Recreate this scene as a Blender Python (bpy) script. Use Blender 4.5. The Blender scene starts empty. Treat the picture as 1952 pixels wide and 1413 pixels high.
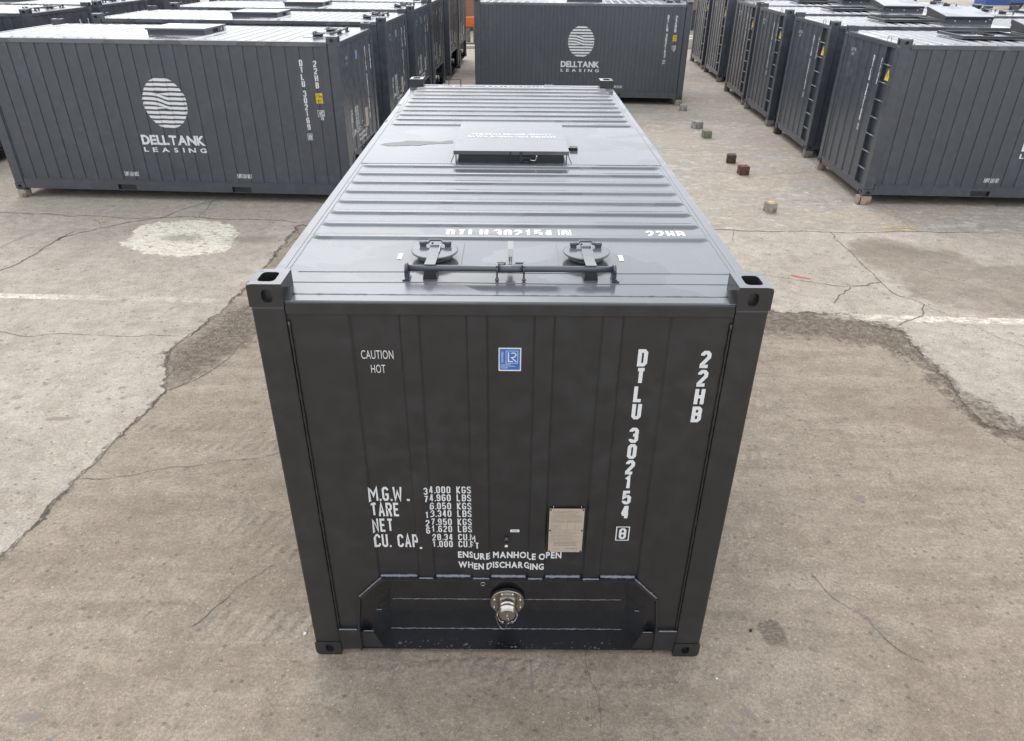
import bpy, bmesh, math, random
import numpy as np
from mathutils import Matrix, Vector

random.seed(7)
rng = np.random.default_rng(7)
S = bpy.context.scene
COL = S.collection
R = math.radians

# ------------------------------------------------------------------ camera, sky, sun, exposure
cam_d = bpy.data.cameras.new('camera')
cam = bpy.data.objects.new('camera', cam_d)
COL.objects.link(cam)
S.camera = cam
FPX = 1340.0
cam_d.sensor_fit = 'HORIZONTAL'
cam_d.sensor_width = 36.0
cam_d.lens = FPX / 1952.0 * 36.0
cam_d.shift_x = 0.0
cam_d.shift_y = (653.83 - 706.5) / 1952.0
cam_d.clip_start = 0.05
cam_d.clip_end = 1500.0
_p, _yw, _r = 0.5096, -0.0039, 0.0093
cp, sp, cy, sy = math.cos(_p), math.sin(_p), math.cos(_yw), math.sin(_yw)
fw = Vector((-sy * cp, cy * cp, -sp)); rt = Vector((cy, sy, 0)); up = rt.cross(fw)
rt2 = rt * math.cos(_r) + up * math.sin(_r)
up2 = -rt * math.sin(_r) + up * math.cos(_r)
M = Matrix((( rt2.x, up2.x, -fw.x, -0.0018), (rt2.y, up2.y, -fw.y, -2.9502), (rt2.z, up2.z, -fw.z, 3.9403), (0, 0, 0, 1)))
cam.matrix_world = M

SUN_EL, SUN_AZ = R(44), R(-12)          # azimuth measured from +Y (away from the camera) towards +X
world = bpy.data.worlds.new('World'); S.world = world; world.use_nodes = True
wn = world.node_tree.nodes; wl = world.node_tree.links
for n in list(wn): wn.remove(n)
out = wn.new('ShaderNodeOutputWorld'); bg = wn.new('ShaderNodeBackground')
sky = wn.new('ShaderNodeTexSky'); sky.sky_type = 'NISHITA'; sky.sun_disc = False
sky.sun_elevation = SUN_EL; sky.sun_rotation = SUN_AZ
sky.air_density = 1.0; sky.dust_density = 4.0; sky.ozone_density = 1.0
hs = wn.new('ShaderNodeHueSaturation'); hs.inputs['Saturation'].default_value = 0.30
# broken bright overcast: soft cloud variation over the whole dome
tc = wn.new('ShaderNodeTexCoord'); nz = wn.new('ShaderNodeTexNoise'); nz.inputs['Scale'].default_value = 2.2
nz.inputs['Detail'].default_value = 5.0; nz.inputs['Roughness'].default_value = 0.5
cr = wn.new('ShaderNodeMapRange'); cr.inputs[1].default_value = 0.3; cr.inputs[2].default_value = 0.7
cr.inputs[3].default_value = 0.8; cr.inputs[4].default_value = 1.3
mx = wn.new('ShaderNodeMix'); mx.data_type = 'RGBA'; mx.blend_type = 'MIX'
mx.inputs[0].default_value = 0.6
mul = wn.new('ShaderNodeMix'); mul.data_type = 'RGBA'; mul.blend_type = 'MULTIPLY'; mul.inputs[0].default_value = 1.0
wl.new(sky.outputs[0], hs.inputs['Color'])
wl.new(tc.outputs['Generated'], nz.inputs['Vector']); wl.new(nz.outputs['Fac'], cr.inputs[0])
wl.new(hs.outputs[0], mx.inputs[6]); mx.inputs[7].default_value = (11.4, 12.0, 13.0, 1)
wl.new(mx.outputs[2], mul.inputs[6]); wl.new(cr.outputs[0], mul.inputs[7])
wl.new(mul.outputs[2], bg.inputs[0]); bg.inputs[1].default_value = 0.15
wl.new(bg.outputs[0], out.inputs[0])

sun_d = bpy.data.lights.new('sun', 'SUN'); sun_d.energy = 0.5; sun_d.angle = R(40); sun_d.color = (1.0, 0.96, 0.9)
sun = bpy.data.objects.new('sun', sun_d); COL.objects.link(sun)
sd = Vector((math.sin(SUN_AZ) * math.cos(SUN_EL), math.cos(SUN_AZ) * math.cos(SUN_EL), math.sin(SUN_EL)))
sun.rotation_euler = sd.to_track_quat('Z', 'Y').to_euler()
S.view_settings.view_transform = 'Standard'; S.view_settings.look = 'None'
S.view_settings.exposure = 0.42; S.view_settings.gamma = 1.0; S.view_settings.use_curve_mapping = False

# ------------------------------------------------------------------ material helpers
def newmat(name):
    m = bpy.data.materials.new(name); m.use_nodes = True
    nt = m.node_tree
    for n in list(nt.nodes): nt.nodes.remove(n)
    o = nt.nodes.new('ShaderNodeOutputMaterial'); b = nt.nodes.new('ShaderNodeBsdfPrincipled')
    nt.links.new(b.outputs[0], o.inputs[0])
    return m, nt, b
class NG:
    """tiny node-graph helper"""
    def __init__(s, nt): s.nt = nt; s.n = nt.nodes; s.l = nt.links
    def coord(s, scale=(1, 1, 1), rot=(0, 0, 0), world=True):
        if world:
            g = s.n.new('ShaderNodeNewGeometry'); src = g.outputs['Position']
        else:
            g = s.n.new('ShaderNodeTexCoord'); src = g.outputs['Object']
        m = s.n.new('ShaderNodeMapping'); m.inputs['Scale'].default_value = scale; m.inputs['Rotation'].default_value = rot
        s.l.new(src, m.inputs[0]); return m.outputs[0]
    def noise(s, vec, scale, detail=4, rough=0.55, dist=0.0):
        t = s.n.new('ShaderNodeTexNoise'); t.inputs['Scale'].default_value = scale; t.inputs['Detail'].default_value = detail
        t.inputs['Roughness'].default_value = rough; t.inputs['Distortion'].default_value = dist
        s.l.new(vec, t.inputs['Vector']); return t.outputs['Fac']
    def voro(s, vec, scale, feature='F1', rand=1.0, dims='3D'):
        t = s.n.new('ShaderNodeTexVoronoi'); t.voronoi_dimensions = dims; t.inputs['Scale'].default_value = scale; t.feature = feature
        t.inputs['Randomness'].default_value = rand
        s.l.new(vec, t.inputs['Vector']); return t.outputs['Distance']
    def rng(s, v, a, b, c=0.0, d=1.0):
        t = s.n.new('ShaderNodeMapRange'); t.clamp = True
        for i, q in zip((1, 2, 3, 4), (a, b, c, d)): t.inputs[i].default_value = q
        s.l.new(v, t.inputs[0]); return t.outputs[0]
    def math(s, op, a, b=None, clamp=False):
        t = s.n.new('ShaderNodeMath'); t.operation = op; t.use_clamp = clamp
        for i, q in enumerate((a, b)):
            if q is None: continue
            if isinstance(q, (int, float)): t.inputs[i].default_value = q
            else: s.l.new(q, t.inputs[i])
        return t.outputs[0]
    def mix(s, f, a, b, mode='MIX'):
        t = s.n.new('ShaderNodeMix'); t.data_type = 'RGBA'; t.blend_type = mode
        for i, q in zip((0, 6, 7), (f, a, b)):
            if isinstance(q, (int, float)): t.inputs[i].default_value = q
            elif isinstance(q, tuple): t.inputs[i].default_value = q + (1,) if len(q) == 3 else q
            else: s.l.new(q, t.inputs[i])
        return t.outputs[2]
    def attr(s, name):
        t = s.n.new('ShaderNodeAttribute'); t.attribute_name = name; return t.outputs['Fac']
    def bump(s, h, strength, dist, bsdf, prev=None):
        t = s.n.new('ShaderNodeBump'); t.inputs['Strength'].default_value = strength; t.inputs['Distance'].default_value = dist
        s.l.new(h, t.inputs['Height'])
        if prev is not None: s.l.new(prev, t.inputs['Normal'])
        if bsdf is not None: s.l.new(t.outputs[0], bsdf.inputs['Normal'])
        return t.outputs[0]
    def set(s, bsdf, key, v):
        if isinstance(v, (int, float)): bsdf.inputs[key].default_value = v
        elif isinstance(v, tuple): bsdf.inputs[key].default_value = v + (1,) if len(v) == 3 else v
        else: s.l.new(v, bsdf.inputs[key])

def paint_mat(name, base, rough, wav, dust=0.5, coat=0.5, grain=.03, specks=.18):
    m, nt, b = newmat(name); g = NG(nt)
    w = g.coord(); n1 = g.noise(w, 1.3, 4, .6); n2 = g.noise(w, 9, (2 if specks == 0 else 5), .5); n3 = g.noise(w, 140, 2, .5)
    f = g.math('MULTIPLY', g.rng(n2, .42, .75), g.rng(n1, .35, .7))
    c = g.mix(g.math('MULTIPLY', f, dust), base, tuple(min(1, q * 2.2 + .02) for q in base))
    sp_ = g.rng(g.voro(w, 26), 0.05, 0.03)           # sparse pale specks of dust and dried drops
    sp_ = g.math('MULTIPLY', sp_, g.rng(g.noise(w, 7, 2), .5, .6))
    c = g.mix(g.math('MULTIPLY', sp_, specks), c, (.35, .33, .3))
    g.set(b, 'Base Color', c)
    g.set(b, 'Roughness', g.math('ADD', g.rng(n2, .3, .7, rough - .05, rough + .10), g.math('MULTIPLY', f, .18)))
    g.set(b, 'IOR', 1.5)
    if specks == 0:          # roofs: smooth wet-looking patches with wandering outlines among drier, duller paint
        wp = g.rng(g.noise(g.coord((1.0, 1.5, 1)), 1.25, 3, .45, .9), .49, .515)
        g.set(b, 'Roughness', g.math('ADD', g.math('MULTIPLY', wp, -.15), g.rng(n2, .3, .7, rough + .0, rough + .06)))
        g.set(b, 'Base Color', g.mix(wp, c, tuple(q * .78 for q in base)))
    p = g.bump(g.noise(g.coord((1, 2.2, 1)), 1.3, 2, .5), wav, .02, None)
    if grain: p = g.bump(n3, grain, .0004, None, p)
    nt.links.new(p, b.inputs['Normal']); nt.links.new(p, b.inputs['Coat Normal'])
    b.inputs['Coat Weight'].default_value = coat; b.inputs['Coat Roughness'].default_value = max(.05, rough - .14); b.inputs['Coat IOR'].default_value = 1.55
    return m
def plain(name, base, rough=.5, metal=0.0, var=.15, scale=30, bump=.0):
    base = tuple(q * (.72 if metal < .5 else 1.0) for q in base)
    m, nt, b = newmat(name); g = NG(nt); w = g.coord()
    n = g.noise(w, scale, 4, .6)
    g.set(b, 'Base Color', g.mix(n, tuple(q * (1 - var) for q in base), tuple(min(1, q * (1 + var)) for q in base)))
    g.set(b, 'Roughness', g.rng(n, .3, .7, rough * .85, min(1, rough * 1.15))); b.inputs['Metallic'].default_value = metal
    if bump: g.bump(n, bump, .004, b)
    return m
PAINT = paint_mat('shaded charcoal container paint', (.0135, .0138, .0148), .36, .10, .3, .25)  # dark copy of the one charcoal paint, shade put into the colour
PAINT_LIT = paint_mat('blue grey charcoal paint with glare in colour', (.040, .046, .055), .34, .10, .3, .35)  # same paint made paler: flare and reflections put into the colour
PAINT_SHEEN = paint_mat('glossy roof paint with sky sheen in colour', (.105, .112, .122), .27, .10, .12, .0, 0, 0)  # paler copy of the same paint, sky reflection put into the base colour
PAINT_SHADE = paint_mat('wet recess paint with shade in colour', (.010, .0105, .012), .22, .05, .25)  # darker copy for recesses and underside, their shade put into the colour
WELD_GLINT = plain('weld bead paint with glint in colour', (.20, .20, .22), .35, 0, .5, 60, .6)  # beads of the same paint, bright highlight put into the colour
WHITE = plain('white vinyl lettering', (.80, .80, .79), .45, 0, .06, 20)
ROOFW = plain('roof white lettering', (.85, .85, .84), .5, 0, .05, 20)
YELLOW = plain('yellow decal', (.85, .58, .02), .45, 0, .05)
BLUE = plain('blue decal', (.035, .16, .52), .4, 0, .05)
BLACK = plain('black ink', (.015, .015, .015), .5, 0, .1)
STEEL = plain('brushed stainless steel', (.50, .465, .41), .30, 1.0, .12, 60)
STEELD = plain('dull cast steel', (.30, .28, .25), .4, .9, .3, 40, .3)
RUBBER = plain('black rubber', (.02, .02, .02), .6)
WIRE = plain('wire', (.45, .44, .42), .35, 1.0)
BRASS = plain('pale brass', (.5, .42, .3), .3, 1.0)

def plate_mat():
    m, nt, b = newmat('engraved data plate'); g = NG(nt); w = g.coord()
    n = g.noise(w, 60, 3)
    g.set(b, 'Base Color', g.mix(n, (.40, .34, .27), (.52, .45, .36))); g.set(b, 'Roughness', .45); b.inputs['Metallic'].default_value = .35
    return m
PLATE = plate_mat()
INK = plain('brown engraving ink', (.20, .15, .11), .6)
def wood_mat(name, a, c2, moss=0.0):
    a = tuple(q * .68 for q in a); c2 = tuple(q * .68 for q in c2)
    m, nt, b = newmat(name); g = NG(nt); w = g.coord(world=False); w2 = g.coord((1, 1, 9), world=False)
    n = g.noise(w2, 14, 5, .65); n1 = g.noise(w, 8, 4, .6)
    c = g.mix(g.rng(n, .3, .7), a, c2)
    c = g.mix(g.rng(n1, .48, .62, 0, .75), c, tuple(q * .35 for q in a))
    if moss: c = g.mix(g.math('MULTIPLY', g.rng(g.noise(w, 11, 3), .45, .6), moss), c, (.19, .20, .13))
    g.set(b, 'Base Color', c); g.set(b, 'Roughness', .85); g.bump(n, .6, .006, b)
    return m
WOOD_PALE = wood_mat('pale weathered timber', (.34, .29, .22), (.50, .44, .36))
WOOD_MOSS = wood_mat('mossy timber', (.20, .19, .13), (.32, .30, .22), .5)
WOOD_WHITE = wood_mat('whitewashed block', (.32, .31, .28), (.50, .49, .44), .15)
WOOD_RED = wood_mat('reddish brown timber', (.10, .045, .028), (.20, .09, .055))
WOOD_DARK = wood_mat('dark stained timber', (.05, .033, .024), (.13, .085, .06))
WOOD_PINK = wood_mat('pinkish sawn timber', (.40, .29, .22), (.52, .40, .32))
WOOD_GREY = wood_mat('grey timber', (.20, .17, .15), (.33, .29, .25))

# ------------------------------------------------------------------ mesh helpers
class MB:
    def __init__(s): s.v = []; s.f = []; s.m = []; s.cur = 0; s.sm = False; s.s = []
    def face(s, idx): s.f.append(tuple(idx)); s.m.append(s.cur); s.s.append(s.sm)
    def add(s, vs): i = len(s.v); s.v.extend([tuple(q) for q in vs]); return list(range(i, i + len(vs)))
    def box(s, a, b, skip=()):
        x0, y0, z0 = a; x1, y1, z1 = b
        i = s.add([(x0, y0, z0), (x1, y0, z0), (x1, y1, z0), (x0, y1, z0), (x0, y0, z1), (x1, y0, z1), (x1, y1, z1), (x0, y1, z1)])
        for k, q in (('-z', (0, 3, 2, 1)), ('+z', (4, 5, 6, 7)), ('-y', (0, 1, 5, 4)), ('+x', (1, 2, 6, 5)), ('+y', (2, 3, 7, 6)), ('-x', (3, 0, 4, 7))):
            if k not in skip: s.face([i[t] for t in q])
        return s
    def prism(s, poly, axis, a, b):
        """poly: list of 2-D points; axis 0/1/2 = extrusion axis; extruded from a to b"""
        def P(q, t):
            return {0: (t, q[0], q[1]), 1: (q[0], t, q[1]), 2: (q[0], q[1], t)}[axis]
        n = len(poly); i = s.add([P(q, a) for q in poly]); j = s.add([P(q, b) for q in poly])
        s.face(list(reversed(i)) if axis != 1 else i); s.face(j if axis != 1 else list(reversed(j)))
        for k in range(n):
            q = (i[k], i[(k + 1) % n], j[(k + 1) % n], j[k])
            s.face(q if axis != 1 else tuple(reversed(q)))
        return s
    def tube(s, path, r, n=8, cap=True, closed=False):
        path = [Vector(p) for p in path]; rings = []
        m = len(path)
        prev = None
        for k, p in enumerate(path):
            if closed: t = (path[(k + 1) % m] - path[k - 1])
            else: t = path[min(k + 1, m - 1)] - path[max(k - 1, 0)]
            t.normalize()
            if prev is None:
                u = t.orthogonal().normalized()
            else:
                u = (prev - t * prev.dot(t)).normalized()
            prev = u; w = t.cross(u)
            rr = r[k] if isinstance(r, (list, tuple)) else r
            rings.append(s.add([p + (u * math.cos(2 * math.pi * a / n) + w * math.sin(2 * math.pi * a / n)) * rr for a in range(n)]))
        sm = s.sm; s.sm = True
        for k in range(m if closed else m - 1):
            a, b = rings[k], rings[(k + 1) % m]
            for q in range(n): s.face((a[q], a[(q + 1) % n], b[(q + 1) % n], b[q]))
        s.sm = sm
        if cap and not closed:
            s.face(list(reversed(rings[0]))); s.face(rings[-1])
        return s
    def disc_stack(s, c, axis, prof, n=24):
        """lathe: prof list of (t along axis, radius)"""
        path = []; rad = []
        c = Vector(c); ax = Vector(axis).normalized(); u = ax.orthogonal().normalized(); w = ax.cross(u)
        rings = []
        for t, r in prof:
            rings.append(s.add([c + ax * t + (u * math.cos(2 * math.pi * a / n) + w * math.sin(2 * math.pi * a / n)) * r for a in range(n)]))
        for k in range(len(prof) - 1):
            a, b = rings[k], rings[k + 1]
            sm = s.sm; s.sm = abs(prof[k][0] - prof[k + 1][0]) > 1e-4
            for q in range(n): s.face((a[q], a[(q + 1) % n], b[(q + 1) % n], b[q]))
            s.sm = sm
        s.face(list(reversed(rings[0]))); s.face(rings[-1])
        return s
    def xform(s, mat, start=0):
        for k in range(start, len(s.v)): s.v[k] = tuple(mat @ Vector(s.v[k]))
        return s
    def mesh(s, name, mats, bevel=0.0):
        me = bpy.data.meshes.new(name); me.from_pydata(s.v, [], s.f)
        for m in (mats if isinstance(mats, (list, tuple)) else [mats]): me.materials.append(m)
        me.polygons.foreach_set('material_index', s.m); me.polygons.foreach_set('use_smooth', s.s)
        me.update()
        if bevel > 0:
            bm = bmesh.new(); bm.from_mesh(me); bmesh.ops.remove_doubles(bm, verts=bm.verts, dist=1e-5)
            es = [e for e in bm.edges if len(e.link_faces) == 2 and e.calc_face_angle(0) > .5]
            bmesh.ops.bevel(bm, geom=es, offset=bevel, segments=2, affect='EDGES', profile=.6, clamp_overlap=True)
            bm.to_mesh(me); bm.free()
        return me

def link(name, me, parent=None, loc=None):
    o = bpy.data.objects.new(name, me); COL.objects.link(o)
    if parent is not None: o.parent = parent
    if loc is not None: o.location = loc
    return o
def tag(o, label=None, cat=None, group=None, kind=None):
    if label: o['label'] = label
    if cat: o['category'] = cat
    if group: o['group'] = group
    if kind: o['kind'] = kind
    return o
LIT_COPIES = {}
def lit_copy(me):  # swaps in the paler paint copy that has glare in its colour
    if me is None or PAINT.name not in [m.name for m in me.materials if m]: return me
    if me.name not in LIT_COPIES:
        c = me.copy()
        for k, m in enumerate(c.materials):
            if m is PAINT: c.materials[k] = PAINT_LIT
        LIT_COPIES[me.name] = c
    return LIT_COPIES[me.name]
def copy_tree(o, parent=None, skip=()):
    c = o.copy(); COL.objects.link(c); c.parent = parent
    if c.type == 'MESH': c.data = lit_copy(c.data)
    for ch in list(KIDS.get(o.name, [])):
        if ch.name.split('.')[0] in skip: continue
        copy_tree(ch, c, skip)
    return c
KIDS = {}
def index_kids():
    KIDS.clear()
    for o in bpy.data.objects:
        if o.parent: KIDS.setdefault(o.parent.name, []).append(o)

# ------------------------------------------------------------------ lettering
CX, DY = .28, .13
GL = {
 '0': [('c', [(CX,0),(1-CX,0),(1,DY),(1,1-DY),(1-CX,1),(CX,1),(0,1-DY),(0,DY)])],
 '1': [('o', [(.12,.80),(.55,1),(.55,0)])],
 '2': [('o', [(0,.78),(0,1-DY),(CX,1),(1-CX,1),(1,1-DY),(1,.66),(.02,.12),(.02,0),(1,0)])],
 '3': [('o', [(0,.80),(0,1-DY),(CX,1),(1-CX,1),(1,1-DY),(1,.62),(.78,.52),(1,.42),(1,DY),(1-CX,0),(CX,0),(0,DY),(0,.2)]), ('o', [(.78,.52),(.38,.52)])],
 '4': [('o', [(.74,-.09),(.74,1.09)]), ('o', [(.60,1.05),(.06,.30)]), ('o', [(-.06,.27),(1.12,.27)])],
 '5': [('o', [(1,1),(.04,1),(.0,.52),(CX,.61),(1-CX,.61),(1,.5),(1,DY),(1-CX,0),(CX,0),(0,DY),(0,.2)])],
 '6': [('o', [(1,.8),(1,1-DY),(1-CX,1),(CX,1),(0,1-DY),(0,DY),(CX,0),(1-CX,0),(1,DY),(1,.45),(1-CX,.56),(.05,.56)])],
 '7': [('o', [(0,1),(1,1),(.3,0)])],
 '8': [('c', [(CX,0),(1-CX,0),(1,DY),(1,1-DY),(1-CX,1),(CX,1),(0,1-DY),(0,DY)]), ('o', [(0,.52),(1,.52)])],
 '9': [('o', [(0,.2),(0,DY),(CX,0),(1-CX,0),(1,DY),(1,1-DY),(1-CX,1),(CX,1),(0,1-DY),(0,.55),(CX,.44),(.95,.44)])],
 'D': [('c', [(0,0),(1-CX,0),(1,DY),(1,1-DY),(1-CX,1),(0,1)])],
 'T': [('o', [(-.05,1),(1.05,1)]), ('o', [(.5,1),(.5,0)])],
 'L': [('o', [(0,1.09),(0,0),(1,0)])],
 'U': [('o', [(0,1.09),(0,DY),(CX,0),(1-CX,0),(1,DY),(1,1.09)])],
 'H': [('o', [(0,-.09),(0,1.09)]), ('o', [(1,-.09),(1,1.09)]), ('o', [(0,.5),(1,.5)])],
 'B': [('c', [(0,0),(1-CX,0),(1,DY),(1,.42),(.8,.52),(1,.62),(1,1-DY),(1-CX,1),(0,1)]), ('o', [(0,.52),(.8,.52)])],
 'M': [('o', [(-.05,-.09),(-.05,1),(.5,.35),(1.05,1),(1.05,-.09)])],
 'G': [('o', [(1,.8),(1,1-DY),(1-CX,1),(CX,1),(0,1-DY),(0,DY),(CX,0),(1-CX,0),(1,DY),(1,.45),(.5,.45)])],
 'W': [('o', [(-.05,1.09),(.12,0),(.5,.7),(.88,0),(1.05,1.09)])],
 'A': [('o', [(-.05,-.09),(.5,1.05),(1.05,-.09)]), ('o', [(.18,.3),(.82,.3)])],
 'R': [('o', [(0,-.09),(0,1),(1-CX,1),(1,1-DY),(1,.6),(1-CX,.48),(0,.48)]), ('o', [(.55,.48),(1,-.09)])],
 'E': [('o', [(1,1),(0,1),(0,0),(1,0)]), ('o', [(0,.52),(.85,.52)])],
 'F': [('o', [(1,1),(0,1),(0,-.09)]), ('o', [(0,.52),(.85,.52)])],
 'N': [('o', [(0,-.09),(0,1),(1,0),(1,1.09)])],
 'C': [('o', [(1,.75),(1,1-DY),(1-CX,1),(CX,1),(0,1-DY),(0,DY),(CX,0),(1-CX,0),(1,DY),(1,.25)])],
 'P': [('o', [(0,-.09),(0,1),(1-CX,1),(1,1-DY),(1,.58),(1-CX,.45),(0,.45)])],
 'K': [('o', [(0,-.09),(0,1.09)]), ('o', [(1,1.09),(.15,.5),(1,-.09)])],
 'S': [('o', [(1,.8),(1,1-DY),(1-CX,1),(CX,1),(0,1-DY),(0,.62),(1,.40),(1,DY),(1-CX,0),(CX,0),(0,DY),(0,.2)])],
 'Y': [('o', [(-.05,1.09),(.5,.5),(1.05,1.09)]), ('o', [(.5,.5),(.5,-.09)])],
 'I': [('o', [(.5,-.09),(.5,1.09)])],
 'O': [('c', [(CX,0),(1-CX,0),(1,DY),(1,1-DY),(1-CX,1),(CX,1),(0,1-DY),(0,DY)])],
 'm': [('o', [(-.1,-.09),(-.1,.6),(1.1,.6),(1.1,-.09)]), ('o', [(.5,.6),(.5,-.09)])],
}
class T2:
    """flat 2-D shape store: list of (verts2d, faces, layer)"""
    def __init__(s): s.v = []; s.f = []
    def poly(s, pts, lay=0.0):
        i = len(s.v); s.v.extend([(p[0], p[1], lay) for p in pts]); s.f.append(tuple(range(i, i + len(pts)))); return s
    def rect(s, x0, y0, x1, y1, lay=0.0): return s.poly([(x0, y0), (x1, y0), (x1, y1), (x0, y1)], lay)
    def frame(s, x0, y0, x1, y1, t, lay=0.0):
        s.rect(x0, y0, x1, y0 + t, lay); s.rect(x0, y1 - t, x1, y1, lay); s.rect(x0, y0 + t, x0 + t, y1 - t, lay); s.rect(x1 - t, y0 + t, x1, y1 - t, lay)
    def stroke(s, pts, t, closed, lay):
        n = len(pts); L = []; Rr = []
        for k in range(n):
            p = np.array(pts[k], float)
            a = np.array(pts[k - 1], float) if (k > 0 or closed) else None
            b = np.array(pts[(k + 1) % n], float) if (k < n - 1 or closed) else None
            d1 = (p - a) / max(1e-9, np.hypot(*(p - a))) if a is not None else None
            d2 = (b - p) / max(1e-9, np.hypot(*(b - p))) if b is not None else None
            if d1 is None: d1 = d2
            if d2 is None: d2 = d1
            n1 = np.array([-d1[1], d1[0]]); n2 = np.array([-d2[1], d2[0]])
            m = n1 + n2; m /= max(1e-6, np.hypot(*m)); c = max(.45, m @ n1)
            off = m * (t / 2 / c); L.append(p + off); Rr.append(p - off)
        for k in range(n if closed else n - 1):
            j = (k + 1) % n
            s.poly([Rr[k], Rr[j], L[j], L[k]], lay)
    def stext(s, txt, x, y, h, w=None, t=.19, gap=.30, lay=0.0):
        """condensed stencil style capitals, x,y = lower left; w = letter width as a share of height"""
        w = w or .48
        tt = t * h; cw = w * h; step = cw * (1 + gap)
        for ch in txt:
            if ch == ' ': x += step * .75; continue
            if ch in '.,':
                s.rect(x, y - (h * .06 if ch == ',' else 0), x + tt * .9, y + tt * .9, lay); x += tt * 1.5; continue
            if ch == "'": s.rect(x, y + h * .75, x + tt * .7, y + h, lay); x += tt * 1.2; continue
            if ch == '"': s.rect(x, y + h * .75, x + tt * .7, y + h, lay); s.rect(x + tt * 1.2, y + h * .75, x + tt * 1.9, y + h, lay); x += tt * 2.4; continue
            ww = cw * (1.32 if ch in 'MW' else 1.0)
            for q, (kd, pts) in enumerate(GL[ch]):
                P = [(x + tt / 2 + px * (ww - tt), y + tt / 2 + py * (h - tt)) for px, py in pts]
                s.stroke(P, tt, kd == 'c', lay + q * .00025)
            x += step + ww - cw
        return x
    def add(s, other, dx=0, dy=0, sx=1, sy=1, lay=0.0):
        i = len(s.v); s.v.extend([(v[0] * sx + dx, v[1] * sy + dy, v[2] + lay) for v in other.v]); s.f.extend([tuple(k + i for k in f) for f in other.f])
    def bbox(s):
        a = np.array(s.v); return a[:, 0].min(), a[:, 1].min(), a[:, 0].max(), a[:, 1].max()
def btext(txt, bold=0.0, spacing=1.0):
    """Blender's built-in sans serif as flat geometry, normalised to its bounding box (0..1, 0..1)"""
    c = bpy.data.curves.new('t', 'FONT'); c.body = txt; c.offset = bold; c.resolution_u = 3; c.space_character = spacing
    o = bpy.data.objects.new('t', c); COL.objects.link(o)
    dg = bpy.context.evaluated_depsgraph_get(); dg.update()
    me = o.evaluated_get(dg).to_mesh()
    t = T2(); t.v = [(v.co.x, v.co.y, 0.0) for v in me.vertices]; t.f = [tuple(p.vertices) for p in me.polygons]
    bpy.data.objects.remove(o); bpy.data.curves.remove(c)
    x0, y0, x1, y1 = t.bbox()
    t.v = [((a - x0) / (x1 - x0), (b - y0) / (y1 - y0), 0.0) for a, b, _ in t.v]
    return t
_gc = {}
def spaced(txt, bold, gap, wide=1.0):
    """bold capitals set one by one with an even gap (share of cap height), normalised to 0..1"""
    out_ = T2(); x = 0.0
    for ch in txt:
        if ch == ' ': x += .34 * wide; continue
        key = (ch, bold)
        if key not in _gc:
            c = bpy.data.curves.new('t', 'FONT'); c.body = ch; c.offset = bold; c.resolution_u = 3
            o = bpy.data.objects.new('t', c); COL.objects.link(o); dg = bpy.context.evaluated_depsgraph_get(); dg.update()
            me = o.evaluated_get(dg).to_mesh(); t = T2(); t.v = [(v.co.x, v.co.y, 0.0) for v in me.vertices]; t.f = [tuple(p.vertices) for p in me.polygons]
            bpy.data.objects.remove(o); bpy.data.curves.remove(c); _gc[key] = t
        t = _gc[key]; a0, b0, a1, b1 = t.bbox(); hh = b1 - b0; w_ = (a1 - a0) / hh * wide
        if ch == 'I': w_ = min(w_, .30)
        out_.add(T2n(t, a0, b0, a1 - a0, hh), x, 0, w_, 1.0); x += w_ + gap
    b_ = out_.bbox(); return T2n(out_, b_[0], b_[1], b_[2] - b_[0], b_[3] - b_[1])
def T2n(t, x0, y0, w, h):
    r = T2(); r.v = [((a - x0) / w, (b - y0) / h, c) for a, b, c in t.v]; r.f = list(t.f); return r
def fit(t, src, x0, y0, x1, y1, lay=0.0): t.add(src, x0, y0, x1 - x0, y1 - y0, lay)

def decal(t2, name, mat, org, right, upv, nrm, depth=None, breaks=(), eps=.0016, axis_u=True, tess=0):
    """lay flat shapes onto a (possibly corrugated) face. depth(u, v) = how far the surface lies behind the face plane"""
    bm = bmesh.new()
    vs = [bm.verts.new(v) for v in t2.v]
    for f in t2.f:
        try: bm.faces.new([vs[k] for k in f])
        except ValueError: pass
    for b in breaks:
        geom = bm.verts[:] + bm.edges[:] + bm.faces[:]
        bmesh.ops.bisect_plane(bm, geom=geom, plane_co=((b, 0, 0) if axis_u else (0, b, 0)), plane_no=((1, 0, 0) if axis_u else (0, 1, 0)), dist=1e-6)
    org = Vector(org); right = Vector(right); upv = Vector(upv); nrm = Vector(nrm)
    for v in bm.verts:
        u, w, l = v.co
        d = depth(u, w) if depth else 0.0
        v.co = org + right * u + upv * w + nrm * (eps + l - d)
    bm.normal_update()
    flip = [f for f in bm.faces if f.normal.dot(nrm) < 0]
    if flip: bmesh.ops.reverse_faces(bm, faces=flip)
    me = bpy.data.meshes.new(name); bm.to_mesh(me); bm.free(); me.materials.append(mat)
    return me

# ------------------------------------------------------------------ the tank container (local frame)
# x: 0 = discharge end ... L = ladder end;  y: 0 ... W across;  z up from the bottom castings
L, W, H = 6.058, 2.438, 2.591
RZ = 2.500                                  # roof sheet height
SD = .014                                   # corrugation depth

def trap(u, pitch, lo, slope, start):
    """0 on the proud flat, 1 in the valley"""
    t = (u - start) % pitch
    half = pitch * lo
    if t < half: return 0.0
    if t < half + slope: return (t - half) / slope
    if t < pitch - slope: return 1.0
    return 1 - (t - pitch + slope) / slope
def side_depth_x(x): return .008 + SD * trap(x, .2275, .46, .005, .19)
SIDE_BR = []
k = 0
while .19 + k * .2275 < 5.9:
    b0 = .19 + k * .2275
    SIDE_BR += [b0, b0 + .2275 * .46, b0 + .2275 * .46 + .005, b0 + .2275 - .005]; k += 1
SIDE_BR = sorted(b for b in SIDE_BR if .17 < b < 5.885)
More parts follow.
